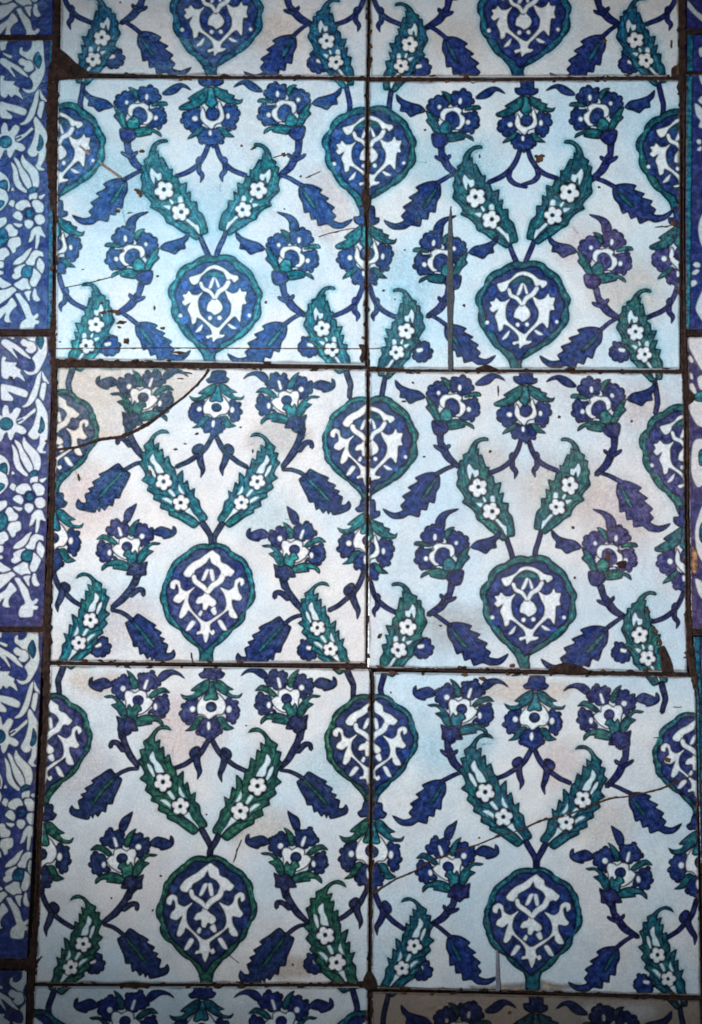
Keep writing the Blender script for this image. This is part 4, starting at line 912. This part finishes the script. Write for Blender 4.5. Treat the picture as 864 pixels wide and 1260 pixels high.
    G.append(('blossom', [('f', z9(200,190, 250,110, 330,50, 400,-20, 480,-60, 460,10, 420,90, 370,150, 290,190), 'W'), ('f', z9(470,20, 540,-30, 610,-20, 660,0, 660,70, 600,60, 550,110, 530,190, 490,210, 430,200, 390,160, 440,90), 'W'), ('f', z9(600,80, 660,150, 680,210, 650,330, 600,300, 560,240, 560,150), 'W'), ('f', z9(210,260, 280,210, 370,180, 390,200, 340,250, 320,320, 330,370, 240,420, 180,390, 185,340, 215,320), 'W'), ('f', z9(210,480, 280,440, 360,390, 430,410, 440,470, 480,540, 460,575, 400,570, 340,595, 290,570, 230,530), 'W'), ('f', z9(500,250, 560,270, 630,350, 600,440, 550,530, 490,530, 450,470, 480,380), 'W'), ('f', z9(330,290, 360,230, 420,205, 500,215, 500,330, 470,390, 390,395, 330,360), 'T')]))
    G.append(('petal', [('f', z9(360,610, 480,590, 460,660, 460,740, 430,740), 'W'), ('f', z9(510,560, 550,560, 570,650, 615,730, 570,760, 510,730, 490,650), 'W')]))
    G.append(('twig', [('f', z9(230,640, 300,620, 350,690, 440,800, 480,930, 510,970, 560,930, 595,960, 570,1010, 540,1030, 600,1050, 580,1100, 530,1110, 500,1210, 320,1210, 300,1120, 330,1050, 390,1010, 370,930, 300,780), 'W')]))
    G.append(('leaf', [('f', z9(-30,370, 60,420, 170,490, 150,520, 50,555, -30,500), 'W'), ('f', z9(-30,600, 100,560, 190,530, 250,580, 200,630, 130,710, -30,810), 'W'), ('f', z9(180,690, 270,810, 200,880, 150,960, 160,1040, 180,1060, 120,1075, 60,1040, 80,930, 20,1000, -30,1040, -30,890, 100,800), 'W'), ('f', z9(-30,140, 60,150, 60,240, -30,250), 'W'), ('f', z9(-30,280, 55,300, 50,345, -30,350), 'W')]))
    return G
BSH = border_shapes()
def paint_border(tile, mp, stripe=None, mirror_copy=True):
    for flip in ((False, True) if mirror_copy else (False,)):
        for gi, (nm, ops) in enumerate(BSH):
            mo = Motif(tile, nm, 1.0e-4 if not flip else 0.5e-4)
            for o in ops:
                P = o[1].copy()
                if flip: P[:, 0] = -P[:, 0] - 3.0
                P = mp(P); P = spline(P, 3 if o[0] == 'f' else 2)
                mo.shape(wobble(P, tile.seed + gi, 0.9), o[2], 'D', ow=1.8, feather=0.9)
            mo.done()
    if stripe is not None:
        mo = Motif(tile, 'stripe', 0.4e-4); mo.shape(wobble(dense(stripe), 3, 0.8), 'T', 'D', ow=1.6); mo.done()
BW = dict(mat=None)
L0 = Tile('L0', [(-70, -310), (68, -310), (66, 43.6), (-72, 43.6)], lborder, (40, 52, 132), PB, variant='B')
L1 = Tile('L1', [(-72, 48.4), (67, 48.6), (65.5, 406), (-74, 406)], lborder, (42, 56, 138), PB, label='border tile with a bright turquoise stripe down its right edge')
L2 = Tile('L2', [(-74, 413.5), (66.5, 413.5), (54, 772), (-78, 772)], lborder, (52, 58, 132), PB)
L3 = Tile('L3', [(-78, 776.5), (54, 777), (34, 1181), (-90, 1181)], lborder, (46, 54, 122), PB)
L4 = Tile('L4', [(-90, 1193.5), (34, 1193.5), (24, 1590), (-100, 1590)], lborder, (42, 46, 104), PB)
PBL = {'L0': pal((32, 42, 110), (16, 20, 64), (18, 80, 112), (196, 200, 204)), 'L1': pal((34, 44, 116), (17, 22, 70), (20, 100, 136), (198, 214, 220)), 'L2': pal((44, 46, 112), (20, 21, 62), (28, 94, 112), (214, 214, 218)), 'L3': pal((36, 42, 100), (18, 20, 58), (20, 74, 102), (200, 202, 200)), 'L4': pal((32, 36, 84), (18, 18, 50), (20, 60, 88), (180, 184, 186))}
for t in (L0, L1, L2, L3, L4):
    t.pal = PBL[t.key]; t.pal['D'] = t.pal['D'] * 1.75; t.pal['B'] = t.pal['B'] * (np.array([1.35, 1.1, 0.98]) if t.key == 'L2' else 1.1); t.obj.color = (*lin(t.pal['B']), 1)
def dense(P, n=24):
    P = np.array(P, float); Q = np.roll(P, -1, 0)
    return np.vstack([P[i] + (Q[i] - P[i]) * t for i in range(len(P)) for t in [np.linspace(0, 1, n, endpoint=False)[:, None]]])
def aff(ax, ay, sx=1.0, sy=1.0, sh=0.0):
    return lambda P: np.stack([P[:, 0] * sx + ax + sh * (P[:, 1] - 48), P[:, 1] * sy + ay], 1)
paint_border(L1, aff(0, 0), [(60.6, 40), (69, 40), (67, 415), (58.6, 415)])
paint_border(L2, aff(2.5, 344.6, 1.02, 1.016, -0.012))
paint_border(L3, aff(-5, 719.9, 0.98, 1.066, -0.018))
paint_border(L0, aff(1, -345, 1.0, 0.985), None)
paint_border(L4, aff(-12, 1140, 1.0, 1.08), None)

R0 = Tile('R0', [(844, -310), (980, -310), (982, 36), (845, 36)], rborder, (30, 34, 84), pal((34, 38, 96), (20, 22, 64), (22, 80, 104), (176, 180, 186)))
R1 = Tile('R1', [(845, 42), (982, 42), (983, 87), (845, 88)], rborder, (28, 40, 104), pal((34, 44, 112), (20, 24, 72), (20, 84, 108), (178, 188, 196)))
R2 = Tile('R2', [(843.5, 91), (983, 90), (985, 406), (843, 406.5)], rborder, (30, 44, 98), pal((34, 48, 104), (24, 30, 84), (30, 112, 134), (192, 204, 214)), label='border tile with a broad turquoise stripe beside a plain blue field')
R3 = Tile('R3', [(845, 414), (985, 413.5), (990, 774.5), (850, 775)], rborder, (54, 52, 96), pal((58, 56, 112), (34, 30, 90), (36, 104, 118), (212, 206, 206)), label='border tile of purplish blue with worn white leaves')
R4 = Tile('R4', [(853, 783), (990, 782), (1000, 1186), (866, 1186)], rborder, (28, 38, 86), pal((40, 52, 118), (24, 28, 76), (28, 94, 112), (190, 198, 206)))
def few(tile, stripe, sets):
    if stripe: 
        mo = Motif(tile, 'stripe', 0.4e-4); mo.shape(wobble(dense(stripe), 4, 0.8), 'T', 'D', ow=1.6); mo.done()
    for nm, ops in sets:
        mo = None
        for kind, P, c in ops:
            if mo is None or c != 'T':
                if mo: mo.done()
                mo = Motif(tile, nm, 1.0e-4)
            P = np.array(P, float).reshape(-1, 2); mo.shape(wobble(spline(P, 3), tile.seed + len(mo.V), 0.4), c, 'D', ow=1.2)
        if mo: mo.done()
w1, w2, w3 = View(834, 80, 10.5), View(834, 260, 10.5), View(834, 400, 10.5)
few(R0, None, [('leaf', [('f', [(842,0),(848,2),(858,14),(866,20),(866,28),(856,20),(845,8)], 'W')])])
few(R1, [(844,40),(853,40),(853,90),(844,90)], [('petal', [('f', [(860,60),(866,58),(870,66),(862,70)], 'W')])])
few(R2, [(843,88),(852.5,88),(849,410),(842,410)], [
 ('leaf', [('f', w1(270,130,320,125,330,260,300,230), 'W'), ('f', w1(260,460,290,415,340,400,340,500,300,500), 'W'), ('f', w1(215,510,260,510,340,600,340,810,270,800,290,720,240,650), 'W')]),
 ('petal', [('f', w1(240,980,275,955,305,975,300,1020,260,1020), 'W'), ('f', w1(250,1090,275,1060,310,1055,300,1110,260,1110), 'W')]),
 ('petal', [('f', w2(195,690,230,655,285,670,290,720,230,725), 'W'), ('f', w2(185,810,200,770,250,745,285,770,235,820), 'W'), ('f', w2(175,900,230,890,255,930,220,965,175,975), 'W')]),
 ('leaf', [('f', w2(340,40,290,90,265,230,290,400,340,460), 'W'), ('f', w2(340,1010,280,1100,235,1220,240,1300,340,1420), 'W')])])
few(R3, None, [
 ('leaf', [('f', w3(140,160,330,120,340,560,290,560,200,400,130,260), 'W'), ]), ('petal', [('f', w3(130,420,160,390,205,450,190,490,150,470), 'W')]),
 ('petal', [('f', w3(150,620,190,630,200,700,160,690), 'W'), ('f', w3(150,760,200,760,250,880,210,890,150,820), 'W'), ('f', w3(250,690,320,650,330,830,280,820), 'W'), ('f', w3(220,900,330,850,330,980,230,980), 'T')]),
 ('leaf', [('f', w3(120,980,200,960,330,1000,340,1300,250,1290,180,1180,140,1090), 'W')]),
 ('blossom', [('f', [(852,548),(858,540),(868,545),(868,590),(858,600),(850,580)], 'W'), ('f', [(860,556),(868,552),(868,572),(861,572)], 'T')]),
 ('leaf', [('f', [(868,620),(860,632),(855,655),(858,680),(868,690)], 'W'), ('f', [(868,640),(861,648),(861,664),(868,668)], 'T')]),
 ('petal', [('f', [(851,672),(858,680),(859,700),(853,708),(850,690)], (150, 112, 84)), ('f', [(855,712),(866,718),(868,738),(860,732)], 'W')])])
few(R4, [(852,780),(861,780),(872,1190),(864,1190)], [('leaf', [('f', [(866,800),(872,812),(872,840),(864,822)], 'W')])])

# old grime that has crept in from the joints
for k, t in list(TILES.items()) + [(q.key, q) for q in (L1, L2, L3, R2, R3)]:
    for i in range(4):
        a, b = t.c[i], t.c[(i + 1) % 4]; n = max(8, int(np.hypot(*(b - a)) / 9)); inn = (t.c.mean(0) - (a + b) / 2); inn /= np.hypot(*inn)
        tt = np.linspace(0.004, 0.996, n)
        w = np.array([1.6 + 2.6 * max(0.0, mnoise.noise(Vector((x * n * 0.33, i * 5.0, t.seed))) + 0.25) + 0.9 * mnoise.noise(Vector((x * n * 1.1, i * 3.0, t.seed))) for x in tt])
        E = a + (b - a) * tt[:, None]
        mo = Motif(t, 'grime', 5.6e-4 + i * 2e-6)
        mo.layer(np.vstack([E - inn * 1.0, (E + inn * w[:, None])[::-1]]), (98, 76, 64), feather=1.6, a0=0.55)
        mo.done()

# ------------------------------------------------------------------ damage: cracks, fillings and chips (parts of their tiles)
def crack(tile, pts, hw, mat=M_CRACK, rag=1.0, seed=0, h=0.00075):
    P = [(p[0], p[1], p[2] if len(p) > 2 else hw) for p in pts]
    return ribbon('crack', P, mat, tile.obj, origin=tile.o, h=h, sink=0.00055, rag=rag, seed=seed, step=1.6, freq=0.3)
T = TILES
crack(T['B1'], [(69,553.5,2.2),(82,552,2),(96,550,2),(124,540.5,2.4),(149.5,537.6,2.2),(166,530.6,2.2),(180,523,2.6),(189,517,2.2),(207,503,1.8),(226,489,1.6),(242,474,1.4),(251,464,1.5),(257,454.5,2.0)], 2, M_MORTAR, 0.8, 3)
crack(T['C2'], [(460,1099,2.0),(470,1092,1.3),(486,1082,1.0),(512,1071,1.1),(532.6,1057.5,1.4),(560,1048,1.0),(588,1039,0.8),(611,1029.7,0.9),(640,1021.6,1.0),(664,1010,1.2),(698.7,1003,1.3),(722,993,1.3),(749.6,982.5,1.2),(773,980,1.0),(793.6,975.5,1.1),(812,971,1.2),(826,965,1.2),(858,952,1.0)], 1, M_CRACK, 0.9, 4)
crack(T['A1'], [(69,429.5),(150,429),(200,428.3),(240,428.6),(320,429),(400,429),(449.5,429.2)], 0.65, M_CRACK, 0.7, 5)
crack(T['A2'], [(452,429),(460,428.8),(468,428.5)], 0.6, M_CRACK, 0.7, 6)
crack(T['A1'], [(82,354),(100,350.5),(118,346.5),(136,341.5)], 0.55, M_CRACK, 0.6, 7)
crack(T['A1'], [(392,291.5),(405,287),(420,283.5),(436,280.5)], 0.5, M_CRACK, 0.6, 8)
crack(T['A1'], [(123,200),(132,207),(141,213),(149,219)], 1.7, M_TAN, 0.7, 9)
crack(T['A1'], [(98,179),(104,185),(111,191)], 1.6, M_TAN, 0.7, 10)
crack(T['A1'], [(336,194),(344,191.5),(356,189.5)], 0.6, M_CRACK, 0.6, 11)
crack(T['A1'], [(376,219),(385,215),(394,211)], 0.5, M_CRACK, 0.6, 12)
crack(T['C1'], [(297,1033),(292,1045),(287,1061)], 0.45, M_CRACK, 0.6, 13)
crack(T['C1'], [(278,1172),(285,1178),(294,1185)], 0.4, M_CRACK, 0.6, 14)
crack(T['A2'], [(806,280),(818,279),(828,277)], 0.6, M_CHIP, 0.8, 16)
crack(T['A2'], [(826,231),(832,231.5),(837,230.5)], 0.8, M_MORTAR, 0.6, 17)
crack(T['B1'], [(235,803),(236,810),(237,815)], 0.7, M_CRACK, 0.6, 18)
crack(T['C2'], [(828,870),(834,870.5),(838,870)], 0.5, M_CRACK, 0.6, 20)
crack(T['C2'], [(804,908),(810,907.5),(815,907)], 0.4, M_CRACK, 0.6, 20)
crack(T['L1'] if 'L1' in T else L1, [(61,311),(63,311.5),(66,311)], 0.6, M_MORTAR, 0.6, 21)

mo = Motif(T['B1'], 'broken_corner', 0.25e-4)
mo.layer(np.array([(70,452),(160,452),(257,453),(251,464),(242,474),(226,489),(207,503),(189,517),(180,523),(166,530.6),(149.5,537.6),(124,540.5),(96,550),(82,552),(67,553.5),(68,500)], float), (214, 205, 202), feather=0.6)
o = mo.done(); o['label'] = 'pinkish broken corner piece set back into the tile'
def filling(tile, P, mat, seed=0):
    return relief('cement_filling', wobble(spline(P, 4), seed, 0.5, 0.2), mat, tile.obj, h=0.0009, base=-0.0001, inset=1.0, origin=tile.o, amp=0.0002, seed=seed)
filling(T['A2'], [(554.6,253),(556,265),(557,285),(557.6,310),(558.6,345),(559.2,365),(557.8,385),(557.4,420),(557.6,454),(551.4,454),(551,420),(550.2,385),(549.6,350),(550.6,310),(551.2,280),(553,262)], M_CEMENT, 2)
filling(T['C2'], [(610,1171),(612.5,1169),(614,1174),(615,1195),(616,1218),(610.5,1218),(609.8,1195)], M_CEMENT_PALE, 5)

random.seed(11)
def chip(tile, x, y, rx, ry, rot=0, mat=M_CHIP):
    n = 11; a = np.linspace(0, 2 * math.pi, n, endpoint=False); r = np.array([1 + random.uniform(-0.32, 0.32) for _ in range(n)])
    P = np.stack([rx * r * np.cos(a), ry * r * np.sin(a)], 1); th = math.radians(rot)
    P = P @ np.array([[math.cos(th), math.sin(th)], [-math.sin(th), math.cos(th)]]) + (x, y)
    return relief('chip', spline(P, 2), mat, tile.obj, h=0.00068, base=0.0, inset=0.8, origin=tile.o, amp=0.00006, seed=x)
CH = {'A1': [(174.6,186,4,2,-5),(170.6,236,5,3,30),(173,241,2.4,3,0),(146,260,2.2,3,60),(149,397,6,2.2,0),(147,403,3,1.4,0),(156,420,4.6,4,0),(194,340,2,1.4,0),(140,383.5,10,2.6,8),(127,385,4,2.4,0),(222,434,8,2,0),(125,373,3,2,0),(297,179,1.6,1.6,0),(160,262,3,1,-10),(349,190,3,2.4,0),(312,182,4,1.4,-30),(200,404,3,1.8,0),(190,379,1.2,3,0),(74,421,1.4,1,0),(327,372,1.6,1.8,0),(447,416,2.2,2,0),(370,217,1.6,1.4,0),(350,257,1.2,1.2,0),(102,332,1.5,.8,0),(64,331,3,4,0)],
 'A2': [(663,195,4.6,5.4,-30),(667,192,3,2.4,0),(523,160,1.4,1.4,0),(513,273.5,2,1.6,0),(571,376,1.8,1.8,0),(472,357.5,1.8,1.6,0),(498,307.5,1.2,1,0),(486,368,1,1,0),(822.6,318,2.2,2,0),(829,316,1.6,1.6,0),(829,275,4.6,3.6,0),(819,321,1.2,1.2,0),(737,230.5,1.6,1.6,0),(812,279,4,1,-12),(590,192,.9,3,0)],
 'B1': [(97,588,1.8,4.4,0),(185,582,2,4.6,-20),(242,534,3,1.4,-20),(216,553,2.4,1.4,0),(228,546,2,.9,0),(432,478,1.6,2.6,0),(311,555,1,2.6,0),(296,526,1.6,1.2,0),(220,452,6,1.4,12),(232,459,5,1.2,14),(205,455,5,1.2,8),(222,466,4,.9,0)],
 'B2': [(764.7,693.7,7,5,-20),(748,685,3,5,0),(603,555.5,1.8,1.8,0),(522,562,1.6,1.4,0),(502,540,1.2,1.2,0),(508,471,1.4,1.6,0),(613,480,1,6,0),(516,633,1.8,1,0),(705,649,2.2,2,0),(777,518,1.4,1.4,0),(688,513,2,2,0),(707,711,1.6,1.6,0),(542,770,2,1.4,0),(467,783,2,4,30),(497,494,3,1.2,0),(630,819,3,2.6,0),(842,809,1.6,1.2,0),(748,706,2.6,2,0),(798,752,2,4,-30),(806,776,2.4,5,-30),(812,790,2.4,5,-20)],
 'C1': [(198,1078,1.6,1.4,0),(188,1120,1.4,1.4,0),(137,1105,1.2,1.2,0),(360,1187,1.5,1.5,0),(182,911,1.6,1,0),(254,1002,1.2,1.2,0),(433,849,1.2,1.2,0),(303,893,1.4,1,0)],
 'C2': [(589.5,1031,1.5,1.2,0),(481,852,1,1.4,0),(822,935.5,4,3.6,0),(572,830.5,4,2.4,0),(595,836,6,3,20)], 
 'Z1': [(250,83,1.4,1.4,0),(148,3,1.4,1.2,0)], 'Z2': [(744,51,3,2,0),(826,55,1.6,6,0)], 'D2': [(627,1246,2.2,2.2,0)]}
for k, L in CH.items():
    for c in L: chip(T[k], *c[:4], rot=c[4], mat=M_MORTAR if (k == 'B2' and c[2] > 6) else M_CHIP)
# bitten tile edges, clay showing
random.seed(23)
for k, t in TILES.items():
    for i in range(4):
        a, b = t.c[i], t.c[(i + 1) % 4]; ang = math.degrees(math.atan2(b[1] - a[1], b[0] - a[0])); inn = t.c.mean(0) - (a + b) / 2; inn /= np.hypot(*inn)
        for q in range(random.randint(5, 9)):
            p = a + (b - a) * random.uniform(0.02, 0.98) + inn * random.uniform(0.3, 1.8)
            if not (-10 < p[0] < 874 and -10 < p[1] < 1270): continue
            chip(t, p[0], p[1], random.uniform(1.6, 5.5), random.uniform(0.9, 2.3), ang + random.uniform(-15, 15), M_MORTAR if random.random() < 0.6 else M_CHIP)
for c in ((41, 157, 1.6, 1.4), (3, 300, 1, 1)): chip(L1, *c)
for c in ((14, 466, 2.4, 2.4), (58, 543, 3, 2)): chip(L2, *c)
